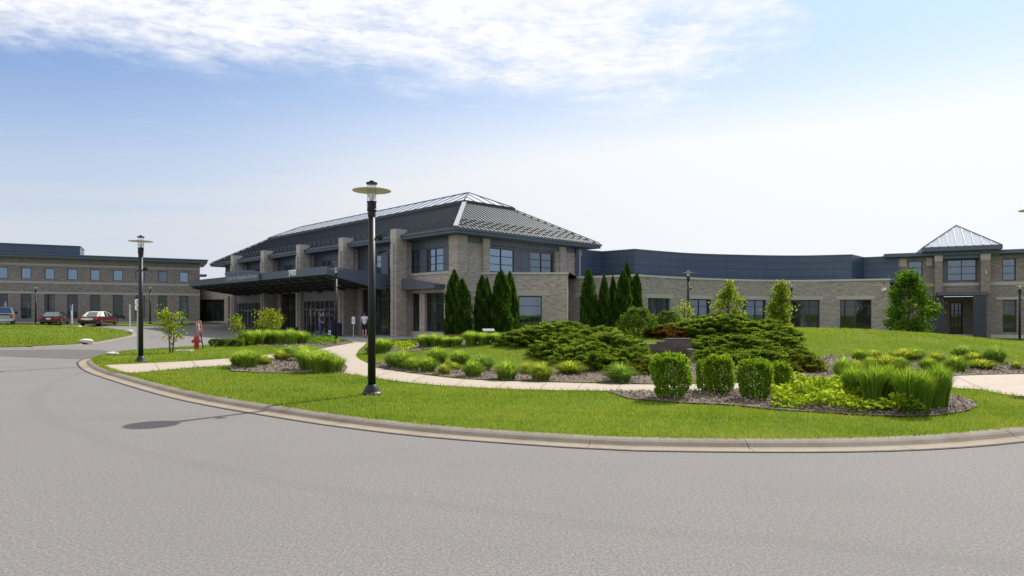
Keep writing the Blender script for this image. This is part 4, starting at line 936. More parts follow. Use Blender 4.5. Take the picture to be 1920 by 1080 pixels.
# ------------------------------------------------------------------ block retaining wall
rw = MB(); rc = Vector(G(1215, 668)); Yw = 22.6
segs_ = [(1196, 1212, 655), (1212, 1232, 645), (1232, 1250, 640), (1250, 1297, 634.5)]
zb_ = -.1
for a_, b_, t_ in segs_:
    p, q = (xat(a_, Yw), Yw+.25*(1250-a_)/54), (xat(b_, Yw), Yw+.25*max(0, 1250-b_)/54); z_ = zat(t_, Yw)
    d_ = Vector((q[0]-p[0], q[1]-p[1], 0)).normalized(); n_ = Vector((d_.y, -d_.x, 0))
    rw.prism([p, q, (q[0]-n_.x*.3, q[1]-n_.y*.3), (p[0]-n_.x*.3, p[1]-n_.y*.3)], zb_, z_)
for a_, b_, t_, y0_ in ((1291, 1303, 655, 22.0), (1303, 1316, 668, 21.7)): 
    rw.prism([(xat(a_, y0_), y0_), (xat(b_, y0_), y0_-.2), (xat(b_, y0_), y0_+.4), (xat(a_, y0_), y0_+.55)], zb_, zat(t_, y0_))
tag(rw.build('retaining_wall', 'block'), 'stepped grey block retaining wall between two juniper masses', 'retaining wall')

# ------------------------------------------------------------------ plants
def unit(v): return v/(np.linalg.norm(v, axis=-1, keepdims=True)+1e-9)
def kites(C, A, B, L, Wd):
    L = np.asarray(L).reshape(-1, 1); Wd = np.asarray(Wd).reshape(-1, 1)
    return np.stack([C-A*L/2, C+B*Wd/2-A*L*.05, C+A*L/2, C-B*Wd/2-A*L*.05], 1)
def rdir(n, r): return unit(r.normal(size=(n, 3)))
def leaves(C, A, L, Wd, r):
    """leaf kites at C, long axis A, rolled at random"""
    B = unit(np.cross(A, rdir(len(C), r))); return kites(C, A, B, L, Wd)
def fountain(seed, n=420, spread=.5, lean=1., wd=.022, up=0.):
    """clump of arching blades one unit wide and one unit tall"""
    r = np.random.default_rng(seed); az = r.uniform(0, 2*np.pi, n); rr = np.sqrt(r.uniform(0, 1, n))
    d = np.stack([np.cos(az), np.sin(az), 0*az], 1); root = d*(rr*.26)[:, None]
    reach = spread*(.15+.85*rr)*r.uniform(.75, 1.05, n)*lean; H = (1-.38*rr**2*(1-up))*r.uniform(.72, 1.05, n)
    V, T = [], []; side = np.stack([-np.sin(az), np.cos(az), 0*az], 1); tn = np.clip(r.normal(.45, .3, n), 0, 1); ks = [0, .3, .62, 1.]
    def pt(t):
        x = reach*(t**1.35); z = H*(np.sin(np.minimum(t*1.0, 1)*np.pi*.5)**.9) - H*.22*(t**4)*rr*(1-up); return root+d*x[:, None]+np.array([0, 0, 1])*z[:, None]
    w_ = wd*r.uniform(.7, 1.3, n)
    for i in range(3):
        p, q = pt(ks[i]), pt(ks[i+1]); wa, wb = w_*[1, .85, .6][i], w_*[.85, .6, .12][i]
        V.append(np.stack([p-side*wa[:, None], p+side*wa[:, None], q+side*wb[:, None], q-side*wb[:, None]], 1)); T.append(tn+.08*i)
    return np.concatenate(V), np.concatenate(T)
FM = {}
for m_ in ('orn', 'ornYellow', 'ornBlue'):
    for k in range(3): V, T = fountain(20+k+len(m_), 800, .50, 1.0, .014); FM[m_, k] = npmesh('ornamental_grass', V, 4, T, m_)
for k in range(3): V, T = fountain(60+k, 900, .50, .9, .011, .72); FM['reed', k] = npmesh('reed_grass', V, 4, T, 'reed')
for k in range(2): V, T = fountain(70+k, 900, .50, .95, .013, .5); FM['tuft', k] = npmesh('ornamental_grass', V, 4, T, 'orn'); 
def clump(px, py, wpx, hpx, m_, lbl, group, k, name='ornamental_grass'):
    p = G(px, py); s = F/p[1]; me = FM[m_, k]; o = bpy.data.objects.new(name, me); link(o); sx = wpx/s*(1.10 if m_ != 'reed' else 1.4); o.location = (p[0], p[1], p[2]-.02)
    o.scale = (sx, sx*.95, hpx/s*1.26); o.rotation_euler.z = random.uniform(0, 6.28); tag(o, lbl, 'ornamental grass', group); return o
ROW = 'fountain grasses along the curved walk'
row = [(737,688,36,28,'ornBlue','grey-green grass clump at the left tip of the mulch bed by the walk'), (756,691,42,32,'orn','green grass clump beside the grey-green one at the left tip of the mulch bed'),
 (774,695,36,24,'orn','low dark green grass clump third along the curved walk from its left tip'), (803,698,40,28,'orn','green grass clump at the walk edge before the small yellow tuft'),
 (820,683,42,30,'orn','taller green grass clump in the back row against the mound lawn'), (833,703,27,20,'ornYellow','small yellow-green grass tuft close to the walk edge'),
 (853,694,26,14,'ornYellow','very low yellowish tuft behind the small yellow-green tuft'), (863,685,42,27,'orn','round green grass clump in the back row behind the low yellowish tuft'),
 (887,707,42,30,'orn','dark-based green grass clump right of the small yellow tuft at the walk'), (905,696,46,30,'ornBlue','grey-green frosted grass clump in the back row of the bed'),
 (950,712,48,33,'orn','large bright green grass clump at the walk edge left of centre'), (986,702,34,22,'ornYellow','pale grass clump tucked between two larger clumps at the walk'),
 (1014,714,48,31,'ornYellow','yellow-green grass clump at the walk edge below the juniper shade'), (1068,702,56,24,'ornYellow','wide flat yellow-green grass clump at the foot of the juniper'),
 (1163,717,58,33,'ornBlue','grey-green spiky grass clump alone on mulch left of the first square shrub')]
for i, a_ in enumerate(row): clump(*a_, ROW, i % 3)
RG = 'fountain grasses in the right bed'
right = [(1582,712,44,40,'orn','tall green grass clump with dark base at the left end of the right bed'), (1606,704,34,28,'ornYellow','yellow grass clump touching the tall one at the left end of the right bed'),
 (1612,680,30,24,'orn','small green grass clump in the back row at the left of the right bed'), (1637,677,38,20,'ornYellow','yellow-green clump beside the small one in the back row of the right bed'),
 (1632,692,30,22,'orn','green clump in the middle row of the right bed behind the reeds'), (1662,699,52,32,'ornYellow','broad yellow-green clump directly behind the tall reed grasses'),
 (1684,698,46,28,'ornBlue','grey-green clump with drooping tips behind the tall reed grasses'), (1692,677,48,22,'ornYellow','flat yellow-green clump on the back edge of the right bed'),
 (1716,674,40,20,'orn','low green clump at the centre of the right bed back edge'), (1741,695,38,24,'orn','green clump just behind the right-hand reed grasses'),
 (1755,681,36,20,'ornYellow','low yellow clump in the back row right of centre'), (1791,698,44,30,'orn','round dark-based clump at the walk edge right of the reeds'),
 (1808,675,48,26,'ornBlue','frosted grey-green clump on the back edge of the right bed'), (1826,683,38,22,'ornYellow','pale clump between the frosted clump and the low wide one'),
 (1840,693,52,19,'ornYellow','low wide yellow-green clump at the right of the bed by the walk'), (1866,684,42,33,'ornBlue','tall grey-green clump last but one at the right end of the bed'),
 (1905,694,18,16,'ornYellow','tiny brownish tuft at the extreme right end of the bed')]
for i, a_ in enumerate(right): clump(*a_, RG, i % 3)
RD = 'tall reed grasses in the front bed'
for i, a_ in enumerate([(1601,757,36,62,'reed','narrow upright reed grass at the left end of the reed row'), (1640,766,46,72,'reed','full upright reed grass second in the reed row'), (1668,764,40,68,'reed','upright reed grass in the middle of the reed row'),
    (1703,776,42,76,'reed','tall reed grass fourth in the reed row with leaves at its foot'), (1727,777,38,72,'reed','upright reed grass fifth in the reed row'), (1761,768,36,74,'reed','narrow dark reed grass alone at the right end of the reed row')]): clump(*a_, RD, i % 3, 'reed_grass')
LB = 'loose grasses in the small left bed'
for i, a_ in enumerate([(447,688,34,26,'orn','grass clump at the outer left of the small bed by the side walk'), (466,690,48,31,'tuft','broad grass clump on the left of the small bed by the side walk'), (494,685,32,18,'ornYellow','low yellowish tuft in the middle of the small bed'),
    (528,676,34,18,'ornYellow','yellow-tipped tuft at the back of the small bed'), (548,671,44,22,'ornBlue','grey-green tuft on the back edge of the small bed near the walk'), (575,676,50,26,'tuft','pale grass clump behind the big ones in the small bed'),
    (578,694,52,37,'tuft','big green grass clump right of centre in the small bed'), (603,698,56,37,'tuft','biggest grass clump in the small bed nearest the main walk'), (627,698,44,28,'tuft','grass clump at the right tip of the small bed by the main walk')]):
    clump(*a_[:4], a_[4], a_[5], LB, i % 2 if a_[4] == 'tuft' else i % 3)
DG = 'tall green grasses in the bed by the drive'
for i, a_ in enumerate([(470,648,26,26,'tuft','dark green tall grass beside the leaning sapling'), (487,647,30,26,'tuft','tall green grass next right of the darkest one by the drive'), (505,646,32,25,'tuft','tall green grass under the round yellow tree'), (525,646,32,24,'tuft','tall green grass right of the round yellow tree'),
    (546,647,28,27,'tuft','dark tall grass clump before the planter'), (566,645,30,22,'tuft','tall grass clump left of the low ground cover by the doors'), (456,648,22,20,'tuft','short grass at the foot of the leaning sapling')]): clump(*a_, DG, i % 2)
MG = 'grasses behind the mound lawn'
for i, a_ in enumerate([(700,662,36,16,'ornYellow','brownish low grass at the bend of the main walk'), (718,661,44,24,'tuft','green grass clump right of the near lamp post by the walk bend'), (797,651,34,22,'tuft','thick green grass in front of the brick building left of the bench'), (818,650,34,22,'tuft','thick green grass under the left end of the bench'), (838,649,30,17,'tuft','short green grass below the bench middle'),
    (857,648,26,16,'tuft','short grass below the right end of the bench'), (884,647,34,24,'tuft','tall grass clump between the bench and the litter bin'), (907,645,34,20,'tuft','grass clump in front of the litter bin'), (930,643,32,18,'tuft','grass clump right of the litter bin'), (952,642,26,14,'tuft','last short grass clump touching the left juniper')]):
    clump(*a_[:4], a_[4], a_[5], MG, i % 2 if a_[4] == 'tuft' else i % 3)

# junipers
def juniper_mesh(seed, m_, ncl=190, per=6):
    """flat-topped spreading shrub, unit radius and unit height, layered fans of sprays"""
    r = np.random.default_rng(seed); C, A, B, L, Wd, T = [], [], [], [], [], []
    for i in range(ncl):
        th = np.arccos(1-r.uniform(0, 1)*.98); az = r.uniform(0, 2*np.pi); rad = r.uniform(.72, 1.06)
        o = np.array([np.sin(th)*np.cos(az), np.sin(th)*np.sin(az), np.cos(th)*.92])*rad; out = np.array([np.cos(az), np.sin(az), 0])
        if th < .5: out = unit(rdir(1, r)[0]*np.array([1, 1, 0])+out*.4)
        ct = r.uniform(-.16, .22)
        for k in range(per):
            a2 = np.arctan2(out[1], out[0])+r.uniform(-.75, .75); d = unit(np.array([np.cos(a2), np.sin(a2), r.uniform(.2, 1.3)])); Ls = r.uniform(.14, .30); base = o-d*Ls*.62+r.normal(0, .025, 3)
            sd = unit(np.cross(d, [0, 0, 1])); upv = np.cross(sd, d); n = 22; t = r.uniform(.05, 1, n); sgn = r.choice([-1, 1], n); wdt = .09*np.sin(t*np.pi*.85+.25)
            c = base+d*(t*Ls)[:, None]+sd*(sgn*wdt*r.uniform(0, 1, n))[:, None]+np.array([0, 0, 1])*(-.05*t**2+r.normal(0, .012, n))[:, None]
            ax = unit(d+sd*(sgn*r.uniform(.2, .9, n))[:, None]+upv*r.normal(.12, .25, n)[:, None]); bx_ = unit(np.cross(ax, upv+r.normal(0, .8, (n, 3))))
            C.append(c); A.append(ax); B.append(bx_); L.append(r.uniform(.06, .12, n)); Wd.append(r.uniform(.018, .032, n)); T.append(np.clip(.42+ct+r.normal(0, .16, n)+.22*(t-.5), 0, 1))
    # woody inner mass of twigs
    n = 1500; dd = rdir(n, r); dd[:, 2] = abs(dd[:, 2]); c = dd*r.uniform(.3, .82, n)[:, None]; C.append(c); A.append(unit(dd+r.normal(0, .4, (n, 3)))); B.append(rdir(n, r)); L.append(r.uniform(.12, .25, n)); Wd.append(r.uniform(.04, .08, n)); T.append(r.uniform(0, .2, n))
    return npmesh('juniper_shrub', kites(*map(np.concatenate, (C, A, B, L, Wd))), 4, np.concatenate(T), m_)
JM = {m_: [juniper_mesh(100+i+len(m_)*7, m_) for i in range(n_)] for m_, n_ in (('juniper', 3), ('juniperOlive', 2), ('juniperBrown', 1), ('barberry', 1))}
def juniper(px, py, wpx, top, m_, k, lbl, group, dy=0, name='juniper_shrub', deep=.8):
    p = G(px, py); s = F/p[1]; o = bpy.data.objects.new(name, JM[m_][k]); link(o); R_ = wpx*1.28/s/2; h_ = (py-top)/s
    o.location = (p[0], p[1]+R_*deep*.6+dy, 0); zb_ = float(hisl(p[0], p[1]+R_*deep*.6+dy)); top_z = zat(top, p[1]+R_*deep*.6+dy)
    o.location.z = zb_-.05; o.scale = (R_*1.05, R_*deep, max(.45, top_z-zb_+.12)/1.0); o.rotation_euler.z = random.uniform(-.5, .5); tag(o, lbl, 'juniper' if name == 'juniper_shrub' else 'shrub', group); return o
LJ, RJ = 'junipers left of the block wall', 'junipers right of the block wall'
for a_ in [(1003,650,110,616,'juniper',0,'juniper spreading over the mound lawn at the left edge of its mass'), (1052,648,130,603,'juniper',1,'highest juniper of the mass left of the block wall'), (1108,660,130,611,'juniper',2,'juniper on the crest just right of the highest one'),
    (1062,672,110,625,'juniper',2,'juniper casting deep shade on the mound lawn'), (1152,672,110,624,'juniper',0,'sloping juniper descending toward the block wall'), (1105,690,110,642,'juniper',1,'juniper low in the middle of the left mass'),
    (1130,699,90,660,'juniper',0,'juniper behind the lone grey-green grass clump'), (1180,697,84,648,'juniper',2,'juniper immediately left of the block wall'), (1208,704,66,676,'juniperOlive',0,'low olive juniper behind the first square shrub'), (1172,706,64,684,'juniperOlive',1,'lowest olive juniper at the mulch edge')]: juniper(*a_, LJ)
for a_ in [(1252,634,76,613,'juniperBrown',0,'rust-browned juniper on top of the block wall'), (1300,630,100,604,'juniper',0,'juniper behind the browned one below the lamp post'), (1362,636,130,590,'juniper',1,'highest juniper of the mass right of the block wall'),
    (1430,640,130,598,'juniper',2,'juniper at the back right next to the mound lawn'), (1356,664,100,628,'juniper',2,'dark juniper overhanging the right end of the block wall'), (1398,668,120,628,'juniper',0,'juniper in the centre of the right mass'), (1452,660,100,622,'juniper',1,'juniper pushing out toward the right-hand lawn'),
    (1346,684,66,652,'juniper',1,'juniper above the second square shrub'), (1380,688,90,655,'juniper',2,'juniper above the gap between second and third square shrubs'), (1440,694,110,656,'juniper',0,'juniper behind the third square shrub'), (1497,690,90,656,'juniper',1,'juniper at the lower right of the right mass'),
    (1512,700,66,668,'juniperOlive',0,'olive juniper at the far right tip of the mass'), (1470,704,60,678,'juniperOlive',1,'olive juniper near the mulch behind the fourth square shrub')]: juniper(*a_, RJ)
juniper(1408, 692, 26, 671, 'barberry', 0, 'small purple-red barberry in front of the right junipers', None, name='barberry_shrub')
juniper(1410, 629, 30, 616, 'juniperBrown', 0, 'small browned patch of juniper amid the right mass', RJ); juniper(1330, 622, 34, 610, 'juniperBrown', 0, 'browned juniper sprig patch below the lamp post', RJ)

# clipped and rounded shrubs
def shrub_mesh(seed, m_, n, shape, ll, stems=True, upr=.5, nam='shrub'):
    """leaf shell of a shrub 1 wide, 1 tall; shape(u) gives radius at height u"""
    r = np.random.default_rng(seed); u = r.uniform(0, 1, n)**.8; az = r.uniform(0, 2*np.pi, n)
    lump = 1+.16*np.sin(az*3+seed)*np.sin(u*7+seed)+.07*np.sin(az*7+u*9)+r.normal(0, .055, n)
    top = r.uniform(0, 1, n) < .42; fr = r.uniform(.5, 1, n)**.5
    rad = .5*shape(u)*lump*fr; z = u*(1+.03*np.sin(az*5))
    tr = np.sqrt(r.uniform(0, 1, n))*.5*shape(.93*np.ones(n)); rad = np.where(top, tr, rad); z = np.where(top, 1-.16*(tr/.5)**2+r.normal(0, .035, n)+.05*np.sin(az*4+tr*9), z)
    C = np.stack([rad*np.cos(az), rad*np.sin(az), z], 1); out = np.stack([np.cos(az), np.sin(az), 0*az], 1)
    A = unit(out*.5+np.array([0, 0, upr])+r.normal(0, .5, (n, 3))); V = leaves(C, A, r.uniform(.7, 1.3, n)*ll, r.uniform(.7, 1.3, n)*ll*.42, r)
    # leafy shoot tips sticking out
    k = n//14; q = r.integers(0, n, k); Vt = []; 
    for j in range(5): Vt.append(leaves(C[q]+unit(out[q]*.4+np.array([0, 0, 1.]))*(.02+.016*j), unit(out[q]*r.normal(0, 1, (k, 1))+np.array([0, 0, .8])+r.normal(0, .5, (k, 3))), np.full(k, ll), np.full(k, ll*.4), r))
    V = np.concatenate([V]+Vt); T = np.clip(r.normal(.45, .2, len(V)), 0, 1); T[n:] += .14
    return npmesh(nam, V, 4, T, m_)
sq = lambda u: np.interp(u, [0, .12, .5, .85, .95, 1], [.60, .76, .98, .97, .78, .45])
rd_ = lambda u: np.interp(u, [0, .2, .5, .75, .9, 1], [.75, .95, 1, .85, .62, .25])
SM = [shrub_mesh(200+i, 'square', 7000, sq, .082, nam='clipped_shrub') for i in range(3)]
RM = [shrub_mesh(210+i, 'viburnum', 7000, rd_, .07, nam='round_shrub') for i in range(2)]
def shrub(px, py, wpx, top, me, lbl, group, name, cat='shrub', dp=.9):
    p = G(px, py); s = F/p[1]; w_ = wpx/s*1.04; r = empty(name, (p[0], p[1]+w_*.3, float(hisl(p[0], p[1]+w_*.3))), random.uniform(0, 6), lbl, cat, group)
    o = bpy.data.objects.new('foliage', me); link(o, r); h_ = zat(top, p[1]+w_*.3)-r.location.z; o.location.z = .04; o.scale = (w_*1.0, w_*dp, h_*.98)
    a = MB(); rr = np.random.default_rng(int(px))
    for i in range(9): t = rr.uniform(0, 6.28); q = rr.uniform(.05, .3)*w_; a.tube((q*.5*math.cos(t), q*.5*math.sin(t), -.03), (q*math.cos(t)*1.3, q*math.sin(t)*1.3, h_*.7), .012, .006, 5)
    a.build('stem', 'bark', r); return r
SG = 'bright green upright shrubs by the walk'
shrub(1264, 751, 74, 673, SM[0], 'bright square clipped shrub, biggest and leftmost of the front bed', SG, 'clipped_shrub')
shrub(1354, 743, 58, 675, SM[1], 'looser leafy upright shrub second along the front bed', SG, 'clipped_shrub'); shrub(1324, 736, 34, 682, SM[2], 'thin leafy shrub hugging the left side of the second one', SG, 'clipped_shrub')
shrub(1423, 753, 66, 683, SM[2], 'dense square shrub third along the front bed', SG, 'clipped_shrub'); shrub(1467, 738, 42, 687, SM[0], 'smaller square shrub behind the right side of the third one', SG, 'clipped_shrub')
VG = 'rounded shrubs behind the junipers'
for a_ in [(1200, 632, 70, 584, RM[0], 'big dark rounded shrub in front of the conifers right of centre'), (1256, 618, 52, 588, RM[1], 'rounded shrub left of the middle lamp post'), (1330, 612, 54, 591, RM[0], 'pale rounded shrub behind the highest right juniper'), (1290, 614, 40, 590, RM[1], 'rounded shrub at the foot of the middle lamp post'),
           (1425, 612, 60, 588, RM[1], 'rounded shrub between the two young trees'), (1380, 612, 50, 592, RM[0], 'rounded shrub at the foot of the yellow-green young tree')]: shrub(*a_, VG, 'round_shrub')
HM = shrub_mesh(230, 'hedge', 3000, lambda u: np.interp(u, [0, .8, 1], [.9, 1, .8]), .12, nam='hedge_shrub')
for i, (px, w_, lb_) in enumerate([(402, 26, 'low bright hedge plant at the left end of the drive hedge'), (422, 26, 'low bright hedge plant in the middle of the drive hedge'), (442, 24, 'low bright hedge plant at the sapling end of the drive hedge')]):
    o = shrub(px, 650.5, w_, 638, HM, lb_, 'low hedge along the drive', 'hedge_shrub', dp=.7); o.rotation_euler.z = .1

# conifers
def arb_mesh(seed, n=6500):
    r = np.random.default_rng(seed); u = r.uniform(0, 1, n)**1.15; az = r.uniform(0, 2*np.pi, n)
    prof_ = np.interp(u, [0, .06, .25, .55, .8, .93, 1], [.72, .92, 1., .92, .66, .36, .05]); lump = 1+.15*np.sin(az*3+u*11+seed)+.11*np.sin(az*5-u*19+2*seed)+r.normal(0, .085, n)
    rad = .5*prof_*lump*(r.uniform(.45, 1, n)**.45); C = np.stack([rad*np.cos(az), rad*np.sin(az), u], 1); out = np.stack([np.cos(az), np.sin(az), 0*az], 1)
    A = unit(out*.45+np.array([0, 0, .42])+r.normal(0, .18, (n, 3))); B = unit(np.cross(A, out+r.normal(0, .6, (n, 3))))
    V = kites(C, A, B, r.uniform(.06, .12, n), r.uniform(.03, .055, n)); V[:, :, 2] = np.maximum(V[:, :, 2], 0)
    T = np.clip(r.normal(.38, .17, n)+.16*np.sin(az*4+u*23+seed), 0, 1); return npmesh('arborvitae', V, 4, T, 'arb')
AM = [arb_mesh(300+i) for i in range(4)]
AG = 'columnar conifers before the building'
for i, (px, w_, top, Y, lb_) in enumerate([(850, 30, 511, 41, 'tallest left conifer of the pair overlapping the building corner'), (869, 30, 527, 40, 'shorter conifer on the right of the pair at the building corner'), (903, 27, 521, 41, 'slim conifer left of the litter bin'), (915, 18, 524, 42.5, 'thin conifer tip just behind the slim one'), (937, 37, 512, 41, 'broad conifer behind the litter bin'), (960, 25, 514, 42.5, 'slender conifer right of the broad one by the block window'),
    (1108, 29, 510, 39, 'broad conifer at the left of the second cluster'), (1134, 21, 520, 39, 'thin conifer second in the right cluster'), (1150, 17, 522, 40.5, 'thin conifer wedged before the wide one of the right cluster'), (1166, 30, 512, 39, 'wide conifer above the dark rounded shrub'), (1178, 20, 497, 42, 'tallest conifer of the right cluster'), (1195, 20, 516, 40.5, 'conifer at the right end of the right cluster'), (1187, 18, 522, 42, 'slim conifer between the last two of the right cluster')]):
    X = xat(px, Y); z = float(hisl(X, Y))-.05; s = F/Y; r = empty('arborvitae', (X, Y, z), random.uniform(0, 6), lb_, 'conifer', AG)
    o = bpy.data.objects.new('foliage', AM[i % 4]); link(o, r); o.scale = (w_/s*1.10, w_/s*1.10, zat(top, Y)-z); r.rotation_euler = (random.uniform(-.03, .03), random.uniform(-.03, .03), random.uniform(0, 6)); o.location.z = .08
    a = MB(); a.tube((0, 0, -.1), (0, 0, 1.2), .08, .05, 8); a.build('trunk', 'bark', r)

# deciduous trees
def tree(name, px, Y, hf, w_, top, crown0, m_, ncl, nl, ll, lbl, seed, prof_, lean=0., stems=1, sig=.15):
    r = np.random.default_rng(seed); X = xat(px, Y); z0 = float(hf(X, Y)); s = F/Y; H = zat(top, Y)-z0; Wm = w_/s; zc0 = zat(crown0, Y)-z0
    rt_ = empty(name, (X, Y, z0), 0, lbl, 'tree'); tr = MB(); C, A, T = [], [], []
    for k in range(stems):
        off = np.array([(k-(stems-1)/2)*.09, .03*k]); tr.tube((off[0], off[1], -.05), (off[0]*2+lean*.3, off[1]*2, H*.45), .018+.012*H, .010+.007*H, 8); tr.tube((off[0]*2+lean*.3, off[1]*2, H*.45), (lean, 0, H*.93), .010+.007*H, .006, 7)
    for i in range(ncl):
        u = (i+.5)/ncl if i % 2 else r.uniform(0, 1); zc_ = zc0+(H-zc0)*u; R_ = Wm/2*np.interp(u, *prof_); az = i*2.4+r.uniform(-.5, .5); q = R_*r.uniform(.25, 1)**.6
        c = np.array([q*np.cos(az)+lean*zc_/H, q*np.sin(az)*.9, zc_]); b0 = max(.15*H, zc_-.25*H*r.uniform(.5, 1.2)); tr.tube((lean*b0/H, 0, b0), tuple(c), .006+.004*H, .003, 5)
        n = int(nl*r.uniform(.6, 1.4)); sg_ = Wm*sig*r.uniform(.7, 1.2); cc = c+r.normal(0, 1, (n, 3))*np.array([sg_, sg_, sg_*.72]); C.append(cc)
        A.append(unit(r.normal(0, .7, (n, 3))+np.array([np.cos(az)*.5, np.sin(az)*.5, -.25]))); T.append(np.clip(r.normal(.45+r.uniform(-.18, .18), .16, n), 0, 1))
    C, A, T = map(np.concatenate, (C, A, T)); k = C[:, 2] > .06; C, A, T = C[k], A[k], T[k]; n = len(C)
    V = leaves(C, A, r.uniform(.7, 1.3, n)*ll, r.uniform(.7, 1.3, n)*ll*.6, r); o = bpy.data.objects.new('crown', npmesh('crown', V, 4, T, m_)); link(o, rt_); tr.build('trunk', 'bark', rt_); return rt_
cone = ([0, .12, .35, .7, 1], [.62, .95, 1, .55, .08]); oval = ([0, .2, .5, .8, 1], [.5, .9, 1, .75, .2]); colm = ([0, .2, .5, .8, 1], [.7, 1, .85, .7, .35])
tree('maple_tree', 1704, 42.5, hisl, 104, 514, 622, 'maple', 74, 85, .18, 'full dark green tree standing before the right building entrance', 401, ([0, .1, .3, .42, .6, .72, .85, 1], [.5, .82, 1.0, .92, .60, .56, .30, .10]), sig=.068)
tree('young_tree', 1366, 34.5, hisl, 54, 530, 604, 'young', 40, 50, .14, 'sparse yellow-green young tree beside the middle lamp post', 402, cone, sig=.10)
tree('young_tree', 1462, 35.0, hisl, 40, 532, 612, 'young', 48, 64, .15, 'slender bright green young tree at the crest of the mound lawn', 403, colm, sig=.13)
tree('young_tree', 1284, 35.5, hisl, 34, 564, 602, 'young', 16, 22, .12, 'small pale young tree behind the middle lamp post', 404, oval, sig=.13)
tree('sapling', 321, 27.4, hisl, 50, 582, 636, 'amber', 26, 26, .11, 'twin-stemmed yellow-green sapling on the lawn left of the hydrant', 405, ([0, .2, .45, .7, 1], [.5, 1, .7, .8, .7]), stems=2, sig=.11)
tree('sapling', 452, 33.5, hisl, 26, 592, 640, 'young', 20, 26, .12, 'leaning bright green sapling at the hedge end', 406, colm, lean=-.28, sig=.16)
tree('yellow_tree', 506, 38.5, hisl, 48, 583, 616, 'amber', 34, 40, .12, 'small round yellow-leaved tree in front of the canopy', 407, oval, sig=.12)

# leafy ground cover, bark chips and lawn grass: nobody could count these
def scatter(poly, dens, r):
    P = np.array(poly); lo, hi = P.min(0), P.max(0); n = int((hi-lo).prod()*dens); x = r.uniform(lo[0], hi[0], n); y = r.uniform(lo[1], hi[1], n); k = inpoly(x, y, poly); return x[k], y[k]
def cover(name, poly, dens, hmax, ll, m_, seed):
    r = np.random.default_rng(seed); x, y = scatter(poly, dens, r); n = len(x); hh = hmax*(.55+.45*np.sin(x*4.1+seed)*np.sin(y*4.7))*1. ; z = hisl(x, y)+.03+np.abs(hh)*r.uniform(.35, 1, n)
    C = np.stack([x, y, z], 1); A = unit(rdir(n, r)*np.array([1, 1, .4])+np.array([0, 0, .35])); V = leaves(C, A, r.uniform(.7, 1.3, n)*ll, r.uniform(.7, 1.3, n)*ll*.5, r)
    o = bpy.data.objects.new(name, npmesh(name, V, 4, np.clip(r.normal(.5, .2, n), 0, 1), m_)); link(o); o['kind'] = 'stuff'
cover('ground_cover', GP([(1446,767),(1452,740),(1475,728),(1527,723),(1585,727),(1606,742),(1623,752),(1700,768),(1742,775),(1735,781),(1690,782),(1600,777),(1520,771)]), 800, .34, .10, 'cover', 501)
cover('door_ground_cover', GP([(573,644),(580,637),(606,635.5),(636,637),(642,641),(632,644.5),(600,646)]), 160, .32, .13, 'hedge', 502)
cover('side_ground_cover', GP([(736,655),(745,649),(775,649),(780,657),(755,661)]), 150, .28, .12, 'cover', 503)
r = np.random.default_rng(510); V, T = [], []
for poly, dn in ((BED_FRONT, 420), (BED_MID, 190), (BED_LEFT, 150), (BED_DOOR, 45), (BED_SIDE, 45)):
    x, y = scatter(poly, dn, r); n = len(x); sz = np.clip(y/1500, .010, .03)
    A = unit(rdir(n, r)*np.array([1, 1, .45])); B = unit(np.cross(A, np.array([0, 0, 1.])+r.normal(0, .45, (n, 3)))); L = r.uniform(1.2, 4., n)*sz*1.6; Wd = r.uniform(.8, 1.6, n)*sz*1.3
    C = np.stack([x, y, hisl(x, y)+.035+r.uniform(0, .035, n)], 1); a, b = A*L[:, None]/2, B*Wd[:, None]/2; V.append(np.stack([C-a-b, C+a-b, C+a+b, C-a+b], 1)); T.append(r.beta(1.4, 1.7, n))
o = bpy.data.objects.new('bark_chips', npmesh('bark_chips', np.concatenate(V), 4, np.concatenate(T), 'chip')); link(o); o['kind'] = 'stuff'
r = np.random.default_rng(520); V, T = [], []
def blades(x, y, z, hh, ww):
    n = len(x); az = r.uniform(0, 2*np.pi, n); d = np.stack([np.cos(az), np.sin(az)], 1); l2 = r.uniform(0, 2*np.pi, n); ln = hh*r.uniform(.1, .8, n)
    C = np.stack([x, y, z-.01], 1); sd = np.stack([d[:, 0], d[:, 1], 0*x], 1)*ww[:, None]/2; tip = C+np.stack([np.cos(l2)*ln, np.sin(l2)*ln, hh], 1)
    V.append(np.stack([C-sd, C+sd, tip], 1)); patch = .15*np.sin(x*.9+1.3*np.sin(y*.7))*np.sin(y*.8+x*.2)+.13*np.sin(y*1.7+x*.35+np.sin(x*1.3))*np.sin(x*.5)+.12*np.sin(x*3.1+y*2.3)*np.sin(y*4.1-x*1.9)+.1*np.sin(x*7+y*3)*np.sin(y*8-x*4); T.append(np.clip(r.normal(.43, .18, n)+patch, 0, 1))
holes = [PATH, BED_MID, BED_FRONT, BED_LEFT, BED_DOOR, BED_SIDE, PLAZA]
FLP = offset(fl, .4)
for ya, yb, dn in ((30, 45, 45), (45, 70, 22)):
    n = int(60*(yb-ya)*dn); x = r.uniform(-70, -10, n); y = r.uniform(ya, yb, n); k = inpoly(x, y, FLP); x, y = x[k], y[k]
    z = hgt(x, y)+.085; blades(x, y, z, r.uniform(.06, .12, len(x)), y/900*r.uniform(.7, 1.5, len(x)))
